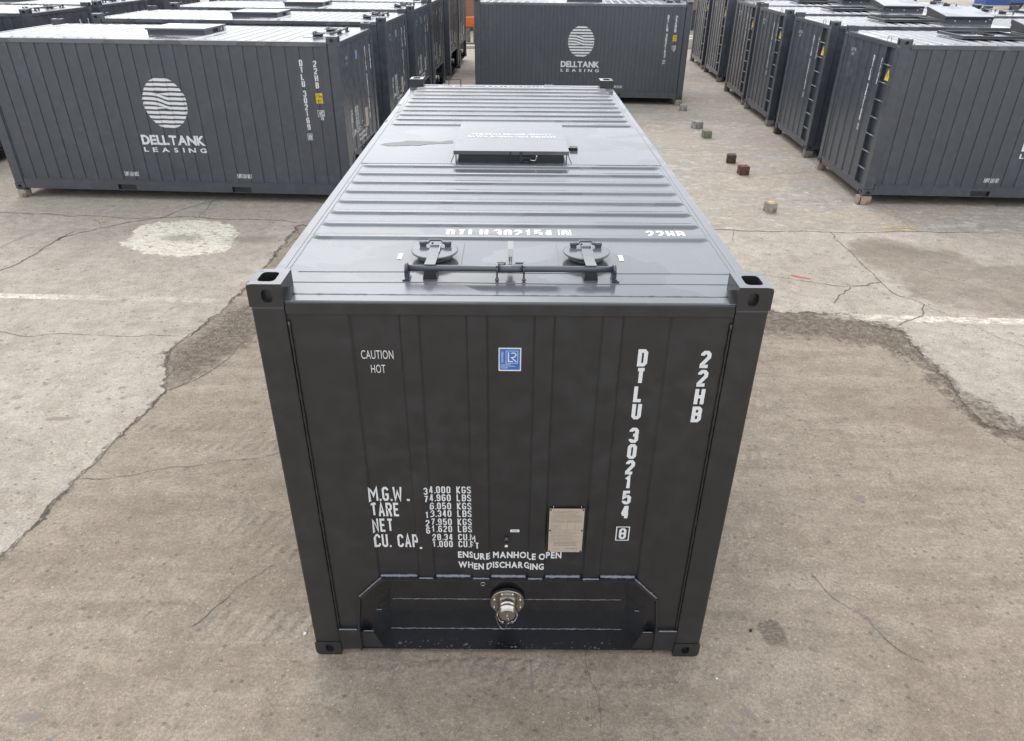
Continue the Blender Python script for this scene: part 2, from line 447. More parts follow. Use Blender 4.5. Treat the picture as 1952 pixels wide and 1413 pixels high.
# discharge end: proud narrow strips between wide valleys, given as (from, to) valleys along xm
VAL = [(-.765, -.528), (-.436, -.208), (-.110, .118), (.213, .443), (.541, .768)]
def front_depth(xm, *_):
    d = 0.0
    for a, b in VAL:
        d = max(d, min(1, max(0, (xm - a) / .012 + .5)) * min(1, max(0, (b - xm) / .012 + .5)))
    return .020 + .013 * d
FRONT_BR = sorted(q for a, b in VAL for q in (a - .006, a + .006, b - .006, b + .006))
# ladder end, measured as w from the y=W side
RVAL = [(.62, .84), (.97, 1.20), (1.33, 1.56), (1.69, 1.92), (2.05, 2.2)]
def rear_depth(w, *_):
    d = 0.0
    for a, b in RVAL:
        d = max(d, min(1, max(0, (w - a) / .012 + .5)) * min(1, max(0, (b - w) / .012 + .5)))
    return .020 + .016 * d
REAR_BR = sorted(q for a, b in RVAL for q in (a - .006, a + .006, b - .006, b + .006))

def casting_mesh(sx, sy, sz):
    """corner casting with three oval apertures; sx: -1 at x=0 end, sy: -1 at y=0, sz: -1 at bottom; origin at the outer corner"""
    a, b, c = .178, .162, .118
    mb = MB()
    def faceh(o, u, v, du, dv, cu, cv, hu, hv, nrm, depth):
        # rectangular face with an oval aperture (round ended slot)
        o = Vector(o); u = Vector(u); v = Vector(v); nrm = Vector(nrm)
        N = 16; hole = []
        for k in range(N):
            an = 2 * math.pi * (k + .5) / N; ca, sa = math.cos(an), math.sin(an)
            e = 4.5 if nrm[2] > .5 else 2.6
            hole.append((cu + hu * math.copysign(abs(ca) ** (2 / e), ca), cv + hv * math.copysign(abs(sa) ** (2 / e), sa)))
        outer = []
        for k in range(N):
            an = 2 * math.pi * (k + .5) / N; ca, sa = math.cos(an), math.sin(an)
            m = max(abs(ca), abs(sa)); outer.append((du / 2 + du / 2 * ca / m, dv / 2 + dv / 2 * sa / m))
        P = lambda q, d=0: o + u * q[0] + v * q[1] - nrm * d
        io = mb.add([P(q) for q in outer]); ih = mb.add([P(q) for q in hole]); ib = mb.add([P(q, depth) for q in hole])
        corners = mb.add([P((0, 0)), P((du, 0)), P((du, dv)), P((0, dv))])
        for k in range(N):
            j = (k + 1) % N
            mb.cur = 0
            mb.face((io[k], io[j], ih[j], ih[k])); mb.cur = 1; mb.face((ih[k], ih[j], ib[j], ib[k]))
        mb.cur = 1; mb.face(ib); mb.cur = 0
        for ci, k in ((2, 1), (3, 5), (0, 9), (1, 13)):
            mb.face((corners[ci], io[(k + 1) % N], io[k]))
    # built for the corner at origin extending to +x,+y,+z with outward faces -x,-y and (top) +z ; mirrored afterwards
    faceh((0, b, 0), (0, -1, 0), (0, 0, 1), b, c, b * .45, c * .48, .026, .034, (-1, 0, 0), .030)
    faceh((0, 0, 0), (1, 0, 0), (0, 0, 1), a, c, a * .46, c * .48, .036, .028, (0, -1, 0), .055)
    mb.topstart = len(mb.f)
    faceh((0, 0, c), (1, 0, 0), (0, 1, 0), a, b, a * .48, b * .50, .055, .042, (0, 0, 1), .06)
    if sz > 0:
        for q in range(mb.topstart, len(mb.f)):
            if mb.m[q] == 0: mb.m[q] = 2  # upper faces take the paler copy with sky reflection painted in
    i = mb.add([(0, 0, 0), (a, 0, 0), (a, b, 0), (0, b, 0), (a, 0, c), (a, b, c), (0, b, c)])
    mb.face((i[0], i[3], i[2], i[1])); mb.face((i[1], i[2], i[5], i[4])); mb.face((i[2], i[3], i[6], i[5]))
    rr_ = .034 if sz < 0 else .016      # rounded outer corner (bottom castings more), before mirroring the top face is z=c
    for k in range(len(mb.v)):
        x, y, z = mb.v[k]
        if y < rr_ and z > c - rr_ and sz > 0 or (sz < 0 and y < rr_ and z > c - rr_):
            dy, dz = rr_ - y, z - (c - rr_); q = max(dy, dz); h_ = math.hypot(dy, dz)
            if h_ > 1e-6: mb.v[k] = (x, rr_ - dy * q / h_, c - rr_ + dz * q / h_)
    me = mb.mesh('corner_casting', [PAINT, PAINT, PAINT_SHEEN])
    M_ = Matrix.Identity(4)
    if sx > 0: M_[0][0] = -1
    if sy > 0: M_[1][1] = -1
    if sz < 0: M_[2][2] = -1; M_[2][3] = 0.0
    # with sz<0 the aperture face turns down: place so that the outer corner is at origin
    if sz > 0: M_ = M_ @ Matrix.Translation((0, 0, -c))
    else: M_ = M_ @ Matrix.Translation((0, 0, -c))
    me.transform(M_)
    det = (-1 if sx > 0 else 1) * (-1 if sy > 0 else 1) * (-1 if sz < 0 else 1)
    bm = bmesh.new(); bm.from_mesh(me)
    bmesh.ops.remove_doubles(bm, verts=bm.verts, dist=1e-5)
    if det < 0: bmesh.ops.reverse_faces(bm, faces=bm.faces[:])
    # soften the outer vertical edges a little
    bm.normal_update()
    es = [e for e in bm.edges if len(e.link_faces) == 2 and abs(e.calc_face_angle(0) - math.pi / 2) < .05 and all(abs(v.co.x) < 1e-4 or abs(v.co.y) < 1e-4 for v in e.verts)
          and all((abs(v.co.x) < 1e-4 and abs(v.co.y) < 1e-4) for v in e.verts)]
    bm.to_mesh(me); bm.free(); me.update()
    return me

def build_master():
    root = bpy.data.objects.new('tank_container', None); COL.objects.link(root); root.empty_display_size = .3
    # castings
    for sx in (-1, 1):
        for sy_ in (-1, 1):
            for sz in (-1, 1):
                me = casting_mesh(sx, sy_, sz)
                link('corner_casting', me, root, (0 if sx < 0 else L, 0 if sy_ < 0 else W, 0 if sz < 0 else H))
    # posts
    for sx in (0, 1):
        for sy_ in (0, 1):
            mb = MB(); y0, y1 = (.005, .160) if sy_ == 0 else (W - .160, W - .005)
            if sx == 0: mb.box((.004, y0, .118), (.165, y1, H - .118))
            else: mb.box((L - .165, y0, .118), (L - .004, y1, H - .118))
            link('corner_post', mb.mesh('corner_post', PAINT, .010), root)
            if sx == 0:   # weld bead running up beside the post
                mb = MB(); yy = .1675 if sy_ == 0 else W - .1675
                path = [(.012, yy + rng.normal() * .0006, z) for z in np.arange(.235, 2.425, .03)]
                mb.tube(path, [.0045 + abs(rng.normal()) * .0015 for _ in path], 6)
                link('weld_bead', mb.mesh('weld_bead', PAINT), root)
    # top rails (sides)
    for sy_ in (0, 1):
        mb = MB(); y0, y1 = (.010, .062) if sy_ == 0 else (W - .062, W - .010)
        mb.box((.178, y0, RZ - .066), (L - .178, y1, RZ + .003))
        link('top_rail', mb.mesh('top_rail', PAINT_SHEEN, .005), root)
        mb = MB(); y0, y1 = (.014, .05) if sy_ == 0 else (W - .05, W - .014)
        # bottom rail with two fork pockets cut through: pieces between the pockets
        zs0, zs1 = .028, .205
        px = [.178, 1.80, 2.14, 3.86, 4.19, L - .178]
        for a, b, pk in ((0, 1, 0), (1, 2, 1), (2, 3, 0), (3, 4, 1), (4, 5, 0)):
            if pk: mb.box((px[a], y0, .132), (px[b], y1, zs1))
            else: mb.box((px[a], y0, zs0), (px[b], y1, zs1))
        for a, b in ((1, 2), (3, 4)):
            mb.cur = 1
            mb.box((px[a] + .001, .060, .029), (px[b] - .001, W - .06, .131)) if sy_ == 0 else None
            mb.cur = 0
            mb.box((px[a], y0, zs0), (px[b], y1, zs0 + .008))
        ya, yb = (.006, .05) if sy_ == 0 else (W - .05, W - .006)
        mb.box((.178, ya, zs1), (L - .178, yb, zs1 + .010))
        link('bottom_rail', mb.mesh('bottom_rail', [PAINT, PAINT_SHADE]), root)
    # headers
    mb = MB(); mb.box((.004, .162, 2.432), (.075, W - .162, 2.498))
    link('header_beam', mb.mesh('header_beam', PAINT, .006), root)
    mb = MB(); mb.prism([(.008, 2.4985), (.075, 2.4985), (.075, 2.504), (.014, 2.504)], 1, .162, W - .162); link('header_lit_top', mb.mesh('header_lit_top', PAINT_SHEEN), root)  # thin strip that paints the sky-lit top of the header
    mb = MB(); mb.box((L - .075, .162, 2.425), (L - .004, W - .162, 2.498)); link('header_beam', mb.mesh('header_beam', PAINT, .006), root)
    mb = MB(); mb.box((L - .075, .162, 2.4985), (L - .008, W - .162, 2.504)); link('header_lit_top', mb.mesh('header_lit_top', PAINT_SHEEN), root)
    # weld bead across the roof behind the front header
    mb = MB(); path = [(.083 + rng.normal() * .0012, y, 2.502) for y in np.arange(.17, W - .17, .02)]
    mb.tube(path, [.0035 + abs(rng.normal()) * .0016 for _ in path], 6); link('weld_bead', mb.mesh('weld_bead', PAINT_SHEEN), root)
    # gusset chips beside the top castings
    for yy in (.162, W - .162 - .030):
        mb = MB(); mb.prism([(.010, 2.504), (.075, 2.504), (.075, 2.545)], 1, yy, yy + .030)
        link('gusset', mb.mesh('gusset', PAINT), root)
    # side panels
    for sy_ in (0, 1):
        mb = MB(); xs = [.165] + SIDE_BR + [L - .165]
        rows = []
        for x in xs:
            d = side_depth_x(x); y = (.014 + d) if sy_ == 0 else (W - .014 - d)
            rows.append(mb.add([(x, y, .214), (x, y, 2.436)]))
        for a, b in zip(rows[:-1], rows[1:]):
            q = (a[0], b[0], b[1], a[1]); mb.face(q if sy_ == 0 else tuple(reversed(q)))
        pn = link('side_panel', mb.mesh('side_panel', PAINT), root)
    # roof
    mb = MB()
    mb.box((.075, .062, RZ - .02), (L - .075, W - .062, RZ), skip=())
    mb.box((2.44, .066, RZ), (3.735, W - .066, RZ + .003), skip=('-z',))
    def rib(x0):
        prof = [(0.0, 0.0), (.008, .004), (.016, .011), (.025, .0140)]
        hw = .044
        loops = []
        ya, yb = .105 + hw, W - .105 - hw
        for ins, z in prof:
            r = hw - ins; pts = []
            for k in range(7):
                an = math.pi / 2 + math.pi * k / 6; pts.append((x0 + r * math.sin(an), ya + r * math.cos(an) * 1.0 if False else ya - r * abs(math.cos(math.pi * k / 6 - math.pi / 2))))
            pts = []
            for k in range(9):
                an = math.pi * k / 8; pts.append((x0 + r * math.cos(an), yb + r * math.sin(an) * 1.6))
            for k in range(9):
                an = math.pi * k / 8; pts.append((x0 - r * math.cos(an), ya - r * math.sin(an) * 1.6))
            loops.append(mb.add([(p[0], p[1], RZ + z) for p in pts]))
        mb.sm = True
        n = len(loops[0])
        for a, b in zip(loops[:-1], loops[1:]):
            for k in range(n): mb.face((a[k], a[(k + 1) % n], b[(k + 1) % n], b[k]))
        mb.face(loops[-1]); mb.sm = False
    for k in range(8): rib(.858 + k * .2155)
    for k in range(10): rib(3.818 + k * .2205)
    roof = link('roof_panel', mb.mesh('roof_panel', PAINT_SHEEN), root)
    # faint cross folds of the flat sheets
    mb = MB()
    for xx in (.23, .36, 2.435, 3.74): mb.tube([(xx + .004 * math.sin(y * 5), y, RZ) for y in np.arange(.1, W - .08, .1)], .0028, 6)
    for yy in (.085, W - .085):
        mb.tube([(x, yy + rng.normal() * .0015, RZ) for x in np.arange(.2, L - .2, .05)], .003, 5)
    link('weld_bead', mb.mesh('weld_bead', PAINT_SHEEN), root)
    # hatch
    yc = W / 2
    mb = MB(); x0, x1, hw = 2.475, 3.46, .405
    mb.box((x0, yc - hw, RZ + .003), (x0 + .02, yc + hw, 2.585)); mb.box((x1 - .02, yc - hw, RZ + .003), (x1, yc + hw, 2.585))
    mb.box((x0 + .02, yc - hw, RZ + .003), (x1 - .02, yc - hw + .02, 2.585)); mb.box((x0 + .02, yc + hw - .02, RZ + .003), (x1 - .02, yc + hw, 2.585))
    mb.cur = 1; mb.box((x0 + .02, yc - hw + .02, RZ + .004), (x1 - .02, yc + hw - .02, RZ + .008))
    link('hatch_coaming', mb.mesh('hatch_coaming', [PAINT, PAINT_SHADE]), root)
    mb = MB(); mb.box((2.450, yc - .442, 2.590), (3.475, yc + .442, 2.600))
    for a, b in (((2.450, yc - .442, 2.572), (2.456, yc + .442, 2.590)), ((3.469, yc - .442, 2.572), (3.475, yc + .442, 2.590)),
                 ((2.456, yc - .442, 2.572), (3.469, yc - .436, 2.590)), ((2.456, yc + .436, 2.572), (3.469, yc + .442, 2.590))): mb.box(a, b)
    lid = link('hatch_lid', mb.mesh('hatch_lid', PAINT_SHEEN), root)
    t = T2(); ft = btext('ENSURE DISCHARGE VALVE', .02, 1.1); fit(t, ft, -.36, .045, .36, .10)
    ft = btext('CLOSED BEFORE LOADING', .02, 1.1); fit(t, ft, -.33, -.04, .33, .015)
    me = decal(t, 'lettering', ROOFW, (2.99, yc, 2.600), (0, 1, 0), (-1, 0, 0), (0, 0, 1)); link('lettering', me, lid)
    # latch: clasp and hooked handle
    mb = MB(); mb.box((2.448, yc - .085, 2.512), (2.4745, yc - .065, 2.595)); mb.box((2.448, yc + .0, 2.512), (2.4745, yc + .012, 2.595))
    yl = yc - .09
    for z in (2.520, 2.550): mb.tube([(2.452, yl, z), (2.452, yl - .055, z)], .004, 6)
    mb.tube([(2.452, yl, 2.512), (2.452, yl, 2.556)], .004, 6); mb.tube([(2.452, yl - .055, 2.512), (2.452, yl - .055, 2.556)], .004, 6)
    mb.cur = 1
    mb.tube([(2.445, yl - .055, 2.534), (2.440, yl - .085, 2.530), (2.436, yl - .100, 2.536), (2.434, yl - .104, 2.562), (2.434, yl - .104, 2.572)], .0055, 8)
    link('latch', mb.mesh('latch', [PAINT, STEEL]), root)
    mb = MB(); mb.box((2.86, yc - .545, RZ + .003), (2.93, yc - .485, 2.528)); mb.box((2.89, yc - .485, RZ + .003), (2.90, yc - .442, 2.520)); link('bracket', mb.mesh('bracket', BLACK), root)
    for s_ in (-1, 1):
        mb = MB(); mb.prism([(2.462, RZ + .003), (2.474, RZ + .003), (2.474, 2.572), (2.466, 2.572)], 1, yc + s_ * .425 - .004, yc + s_ * .425 + .004)
        mb.tube([(2.46, yc + s_ * .465, RZ + .006), (2.462, yc + s_ * .435, 2.572)], .003, 6); link('strut', mb.mesh('strut', PAINT), root)
    # roof handle at the ladder end
    mb = MB(); yh = W - .53; xx = L - .03
    mb.tube([(xx, yh - .072, 2.50), (xx, yh - .072, 2.560), (xx, yh - .062, 2.570), (xx, yh + .062, 2.570), (xx, yh + .072, 2.560), (xx, yh + .072, 2.50)], .005, 8)
    link('grab_handle', mb.mesh('grab_handle', PAINT), root)
    # vent caps
    for s_ in (-1, 1):
        v = bpy.data.objects.new('vent_cap', None); COL.objects.link(v); v.parent = root; v.location = (.545, yc + s_ * .402, RZ)
        mb = MB(); mb.box((-.125, -.145, .0), (.215, .145, .006)); link('base_plate', mb.mesh('base_plate', PAINT_SHEEN, .002), v)
        mb = MB(); mb.disc_stack((0, 0, .006), (0, 0, 1), [(0, .095), (.010, .085), (.036, .085)], 28); link('neck', mb.mesh('neck', PAINT), v)
        mb = MB(); mb.disc_stack((0, 0, .040), (0, 0, 1), [(0, .118), (.003, .123), (.009, .123), (.012, .118)], 36)
        mb.disc_stack((.030, -.02 , .052), (0, 0, 1), [(0, .006), (.008, .005)], 8)
        mb.disc_stack((.085, .02 , .052), (0, 0, 1), [(0, .006), (.008, .005)], 8)
        link('lid', mb.mesh('lid', PAINT_SHEEN), v)
        # strap from the lid over the pipe and down to the roof
        mb = MB(); w = .027
        prof = [(.045, .064), (-.03, .064), (-.115, .058), (-.215, .108 - .03), (-.250, .100 - .03), (-.275, .080 - .02), (-.330, .030), (-.375, .004)]
        prof = [(.055, .060), (-.10, .060), (-.18, .066), (-.240, .0735), (-.262, .0765)]
        for (xa, za), (xb, zb) in zip(prof[:-1], prof[1:]):
            i = mb.add([(xa, -w, za), (xa, w, za), (xb, w, zb), (xb, -w, zb), (xa, -w, za - .007), (xa, w, za - .007), (xb, w, zb - .007), (xb, -w, zb - .007)])
            for q in ((0, 1, 2, 3), (7, 6, 5, 4), (1, 5, 6, 2), (0, 3, 7, 4), (0, 4, 5, 1), (3, 2, 6, 7)): mb.face([i[t_] for t_ in q])
        mb.prism([(.055, .060), (-.05, .060), (.050, .070)], 1, -.030, -.024)
        link('strap', mb.mesh('strap', PAINT_SHEEN), v)
        mb = MB(); mb.prism([(-.036, .002), (.036, .002), (.028, .050), (-.028, .050)], 0, -.272, -.262); link('foot', mb.mesh('foot', PAINT), v)
        # hinge barrels and cranked bar
        mb = MB()
        for t_ in (-1, 1):
            mb.tube([(.045, t_ * .048, .070), (.045, t_ * .085, .070)], .010, 10)
            mb.box((.035, t_ * .066 - .016, .052), (.055, t_ * .066 + .016, .066))
        mb.tube([(.045, -.050, .070), (.050, -.040, .070), (.068, -.030, .078), (.068, .030, .078), (.050, .040, .070), (.045, .050, .070)], .007, 8)
        link('hinge_bar', mb.mesh('hinge_bar', PAINT_LIT), v)
        mb = MB(); yy = s_ * .190 
        mb.box((-.02, yy - .012, .001), (.062, yy + .012, .0025)); link('marker', mb.mesh('marker', WHITE), v)
    # lock bar
    lb = bpy.data.objects.new('lock_bar', None); COL.objects.link(lb); lb.parent = root; lb.location = (.285, yc, RZ)
    mb = MB(); mb.tube([(0, -.51, .055), (0, .51, .055)], .0165, 16); link('pipe', mb.mesh('pipe', PAINT_LIT), lb)
    mb = MB(); mb.tube([(0, -.066, .055), (0, .066, .055)], .0185, 16); link('sleeve', mb.mesh('sleeve', PAINT_LIT), lb)
    for yy in (-.52, .52):
        mb = MB(); s_ = 1 if yy > 0 else -1
        mb.disc_stack((0, yy - s_ * .010, .055), (0, s_, 0), [(0, .026), (.006, .028), (.012, .028), (.016, .020)], 20)
        mb.box((-.018, yy - s_ * .004 - .012, .003), (.014, yy - s_ * .004 + .012, .048)); mb.box((-.040, yy - .020, .001), (.030, yy + .016, .010))
        mb.disc_stack((-.028, yy - .004, .010), (0, 0, 1), [(0, .008), (.006, .007)], 6)
        link('end_bracket', mb.mesh('end_bracket', PAINT_LIT), lb)
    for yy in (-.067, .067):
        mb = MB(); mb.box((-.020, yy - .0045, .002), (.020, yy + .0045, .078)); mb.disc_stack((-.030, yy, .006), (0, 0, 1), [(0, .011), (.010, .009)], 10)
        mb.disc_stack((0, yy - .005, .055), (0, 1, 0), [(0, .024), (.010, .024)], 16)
        link('collar', mb.mesh('collar', PAINT_LIT), lb)
    mb = MB()
    mb.box((.012, -.024, .040), (.060, .024, .072)); mb.box((.060, -.006, .050), (.110, -.001, .095)); mb.box((.060, .003, .050), (.110, .008, .095))
    mb.tube([(.045, -.068, .066), (.045, .068, .066)], .006, 8); mb.disc_stack((.045, .045, .060), (0, 0, 1), [(0, .020), (.008, .018)], 12)
    mb.prism([(.06, .060), (.16, .090), (.255, .098), (.255, .104), (.16, .097), (.06, .072)], 1, -.013, .015)
    link('clamp_lever', mb.mesh('clamp_lever', PAINT_SHEEN), lb)

    # ---------------- discharge end
    fy = lambda xm: W / 2 - xm
    def low(x):
        x = abs(x)
        if x <= .757: return .678
        if x <= .905: return .678 + (x - .757) / (.905 - .757) * (.512 - .678)
        if x <= .935: return .512 + (x - .905) / .03 * (.232 - .512)
        return .232
    xs = sorted(set([-1.062, 1.062, -.757, .757, -.905, .905, -.935, .935] + FRONT_BR))
    mb = MB(); rows = [mb.add([(front_depth(x), fy(x), low(x)), (front_depth(x), fy(x), 2.434)]) for x in xs]
    for a, b in zip(rows[:-1], rows[1:]): mb.face((a[0], b[0], b[1], a[1]))
    fp = link('end_panel', mb.mesh('end_panel', PAINT), root)
    # lip plate round the recess mouth with a ragged weld on it
    mouth = [(-.935, .045), (-.935, .232), (-.905, .512), (-.757, .674), (.757, .674), (.905, .512), (.935, .232), (.935, .045)]
    mb = MB(); fl = []
    inner = [(x * (1 - .010 / max(.2, abs(x))), z - .007) for x, z in mouth]
    for (x, z), (xi, zi) in zip(mouth, inner):
        fl.append(mb.add([(.001, fy(x), z), (.001, fy(xi), zi), (.055, fy(xi), zi), (.055, fy(x), z)]))
    for a, b in zip(fl[:-1], fl[1:]):
        for q in range(4): mb.face((a[q], a[(q + 1) % 4], b[(q + 1) % 4], b[q]))
    link('recess_lip', mb.mesh('recess_lip', PAINT), root)
    mb = MB()
    for a, b in [(-.765, -.528), (-.436, -.208), (-.110, .118), (.213, .443), (.541, .768)]:
        path = [(.030, fy(x), .682 + rng.normal() * .0012) for x in np.arange(a + .008, b - .006, .012)]
        mb.tube(path, [.008 + abs(rng.normal()) * .0022 for _ in path], 6)
    for a, b in [(-.528, -.436), (-.208, -.110), (.118, .213), (.443, .541)]:
        path = [(.014, fy(x), .678 + rng.normal() * .001) for x in np.arange(a, b, .012)]
        mb.tube(path, [.0045 + abs(rng.normal()) * .0012 for _ in path], 6)
    for s_ in (-1, 1):
        path = [(.012, fy(s_ * (.757 + q * .148)), .680 - q * .166 + rng.normal() * .001) for q in np.arange(0, 1.01, .06)]
        mb.tube(path, [.0045 + abs(rng.normal()) * .0012 for _ in path], 6)
    link('weld_bead', mb.mesh('weld_bead', WELD_GLINT), root)
    # recess interior
    mb = MB(); D1 = .165
    back = [(-.775, .050), (-.775, .30), (-.750, .33), (.750, .33), (.775, .30), (.775, .050)]
    m_i = [(-.925, .045), (-.925, .30), (-.900, .505), (-.752, .667), (.752, .667), (.900, .505), (.925, .30), (.925, .045)]
    top_b = [(-.735, .66), (.735, .66)]; DB = .20
    fr = mb.add([(.050, fy(x), z) for x, z in m_i])
    bk = mb.add([(D1, fy(-.775), .050), (D1, fy(-.752), .33), (D1, fy(.752), .33), (D1, fy(.775), .050)])
    tb = mb.add([(DB, fy(-.70), .667), (DB, fy(.70), .667)])
    mb.face((bk[0], bk[3], bk[2], bk[1])); mb.face((bk[1], bk[2], tb[1], tb[0]))
    mb.face((fr[0], bk[0], bk[1], fr[1])); mb.face((fr[1], bk[1], fr[2])); mb.face((fr[2], bk[1], tb[0], fr[3]))
    mb.face((fr[7], fr[6], bk[2], bk[3])); mb.face((fr[6], fr[5], bk[2])); mb.face((fr[5], fr[4], tb[1], bk[2]))
    mb.face((fr[3], tb[0], tb[1], fr[4]))
    fl_ = mb.add([(.012, fy(-.925), .045), (.012, fy(.925), .045)])
    mb.face((fl_[0], fl_[1], fr[7], bk[3], bk[0], fr[0]))
    rec = link('recess', mb.mesh('recess', PAINT_SHADE), root)
    mb = MB()
    for z_, x_, d_ in ((.330, .735, D1 - .002), (.054, .765, D1 - .004)):
        path = [(d_, fy(x), z_ + rng.normal() * .0012) for x in np.arange(-x_, x_, .015)]
        mb.tube(path, [.0022 + abs(rng.normal()) * .0016 for _ in path], 5)
    link('weld_bead', mb.mesh('weld_bead', WELD_GLINT), rec)
    # water droplets and small puddles on the recess floor
    mb = MB(); mb.sm = True
    for _ in range(190):
        x = rng.uniform(-.74, .74); d = rng.uniform(.02, .150); r = abs(rng.normal()) * .0022 + .0016
        if rng.random() < .05: r *= 3
        c = Vector((d, fy(x), .0455)); n = 6
        ring = mb.add([c + Vector((math.cos(2 * math.pi * k / n) * r, math.sin(2 * math.pi * k / n) * r * rng.uniform(1, 1.5), 0)) for k in range(n)])
        tp = mb.add([c + Vector((0, 0, min(r * .8, .002)))])
        for k in range(n): mb.face((ring[k], ring[(k + 1) % n], tp[0]))
    dr = link('water_droplet', mb.mesh('water_droplets', WATER), rec); tag(dr, kind='stuff')
    # sill pieces and gussets beside the recess
    for s_ in (-1, 1):
        mb = MB(); a, b = sorted((fy(s_ * .936), fy(s_ * 1.060)))
        mb.box((.010, a, .045), (.060, b, .222)); mb.box((.004, a, .222), (.060, b, .232))
        link('sill', mb.mesh('sill', PAINT), root)
        mb = MB(); mb.tube([(.004, q, .234 + rng.normal() * .0006) for q in np.arange(a + .004, b - .004, .008)], .0045, 6)
        q0, q1 = sorted((fy(s_ * .845), fy(s_ * .915)))
        mb.tube([(.030, q, .190 + rng.normal() * .0005) for q in np.arange(q0, q1, .008)], .0035, 6)
        q0, q1 = sorted((fy(s_ * .80), fy(s_ * .86)))
        mb.tube([(.115, q, .285 + rng.normal() * .0005) for q in np.arange(q0, q1, .008)], .004, 6)
        link('weld_bead', mb.mesh('weld_bead', WELD_GLINT), root)
        mb = MB(); mb.prism([(fy(s_ * .925), .046), (fy(s_ * .790), .046), (fy(s_ * .845), .185), (fy(s_ * .925), .185)] if s_ < 0 else [(fy(s_ * .790), .046), (fy(s_ * .925), .046), (fy(s_ * .925), .185), (fy(s_ * .845), .185)][::-1][::-1], 0, .022, .034)
        link('gusset', mb.mesh('gusset', PAINT), root)
    # drop ring under the lip, eyelet
    mb = MB(); mb.tube([(.012, fy(-.151) + .012 * math.cos(a), .634 + .014 * math.sin(a)) for a in np.linspace(0, 2 * math.pi, 14)[:-1]], .0028, 6, closed=True)
    link('eyelet', mb.mesh('eyelet', WIRE), root)

    # ---------------- discharge valve
    vz = .336; vy = fy(-.004)
    v = bpy.data.objects.new('discharge_valve', None); COL.objects.link(v); v.parent = root; v.location = (0, vy, vz)
    AX = (-1, 0, 0)
    mb = MB(); mb.disc_stack((.262, 0, 0), AX, [(0, .107), (.018, .107), (.020, .104)], 36); fl1 = link('flange', mb.mesh('flange', STEELD), v)
    mb = MB(); mb.disc_stack((.155, 0, 0), AX, [(0, .109), (.008, .109)], 40); link('gasket', mb.mesh('gasket', RUBBER), v)
    mb = MB(); mb.disc_stack((.146, 0, 0), AX, [(0, .107), (.014, .108), (.018, .106)], 40); fl2 = link('flange', mb.mesh('flange', STEEL), v)
    mb = MB(); mb.disc_stack((.245, 0, 0), AX, [(0, .080), (.02, .078), (.045, .072), (.07, .076), (.085, .090)], 28); link('valve_body', mb.mesh('valve_body', STEELD), v)
    mb = MB(); mb.box((.178, -.048, .05), (.238, .048, .098)); mb.disc_stack((.205, 0, .098), (0, 0, 1), [(0, .022), (.02, .02), (.03, .012)], 14)
    for t_ in (-1, 1): mb.disc_stack((.192, t_ * .034, .098), (0, 0, 1), [(0, .008), (.010, .008)], 6)
    link('actuator', mb.mesh('actuator', STEELD), v)
    mb = MB(); mb.disc_stack((.128, 0, 0), AX, [(0, .066), (.006, .058), (.030, .054), (.036, .052), (.040, .045), (.046, .045), (.050, .050), (.056, .050)], 32)
    link('spigot', mb.mesh('spigot', STEEL), v)
    mb = MB(); mb.disc_stack((.072, 0, 0), AX, [(0, .056), (.004, .058), (.012, .058), (.014, .050), (.038, .050), (.041, .047)], 32)
    mb.disc_stack((.031, 0, -.002), AX, [(0, .007), (.008, .006)], 8)
    cap = link('dust_cap', mb.mesh('dust_cap', STEEL), v)
    for k in range(8):
        an = 2 * math.pi * (k + .5) / 8
        mb = MB(); mb.disc_stack((.128, .088 * math.cos(an), .088 * math.sin(an)), AX, [(0, .009), (.007, .009), (.008, .006), (.014, .006)], 6); link('bolt', mb.mesh('bolt', STEEL), fl2)
    for k in range(8):
        an = 2 * math.pi * (k + .5) / 8
        mb = MB(); mb.disc_stack((.244, .090 * math.cos(an), .090 * math.sin(an)), AX, [(0, .009), (.010, .009)], 6); link('bolt', mb.mesh('bolt', STEELD), fl1)
    for s_ in (-1, 1):
        mb = MB(); mb.prism([(s_ * .044, -.002), (s_ * .064, -.004), (s_ * .066, .012), (s_ * .050, .040)][::(1 if s_ > 0 else -1)], 0, .046, .070)
        mb.tube([(.058, s_ * .060, -.004), (.050, s_ * .062, -.030), (.040, s_ * .048, -.058), (.036, s_ * .030, -.066)], .0032, 6)
        mb.tube([(.036, s_ * .030 + .009 * math.cos(a), -.066 + .007 * math.sin(a)) for a in np.linspace(0, 6.283, 10)[:-1]], .0028, 6, closed=True)
        link('cam_lever', mb.mesh('cam_lever', STEEL), v)
    mb = MB()
    path = [(.05, -.006 + .064 * math.cos(a) * 1.0, -.010 + .0 * a) for a in (0,)]
    pts = [(.060, .064, 0.0), (.052, .070, -.035), (.045, .060, -.085), (.040, .045, -.115), (.034, .030, -.128), (.030, .016, -.122), (.027, .006, -.098), (.024, .0, -.060), (.024, .0, -.012)]
    dense = []
    for a, b in zip(pts[:-1], pts[1:]):
        for k in range(4): dense.append(tuple(a[i] + (b[i] - a[i]) * k / 4 for i in range(3)))
    dense.append(pts[-1]); mb.tube(dense, .0022, 6)
    mb.tube([(.022, -.004, -.010), (.020, -.012, -.034), (.020, -.010, -.060), (.022, .010, -.062), (.026, -.030, -.058)], .0024, 6)
    link('tether_cable', mb.mesh('tether_cable', WIRE), v)
    # thermometer stub + sticker
    mb = MB(); mb.disc_stack((.036, fy(-.012), .985), AX, [(0, .014), (.014, .014), (.016, .010), (.030, .010)], 14)
    mb.cur = 1; mb.disc_stack((.000, fy(-.012), .972), (-1, 0, -.5), [(0, .012), (.016, .012), (.022, .007)], 14)
    link('gauge_stub', mb.mesh('gauge_stub', [PAINT, STEEL]), root)
    t = T2(); t.rect(.010, 1.034, .062, 1.054)
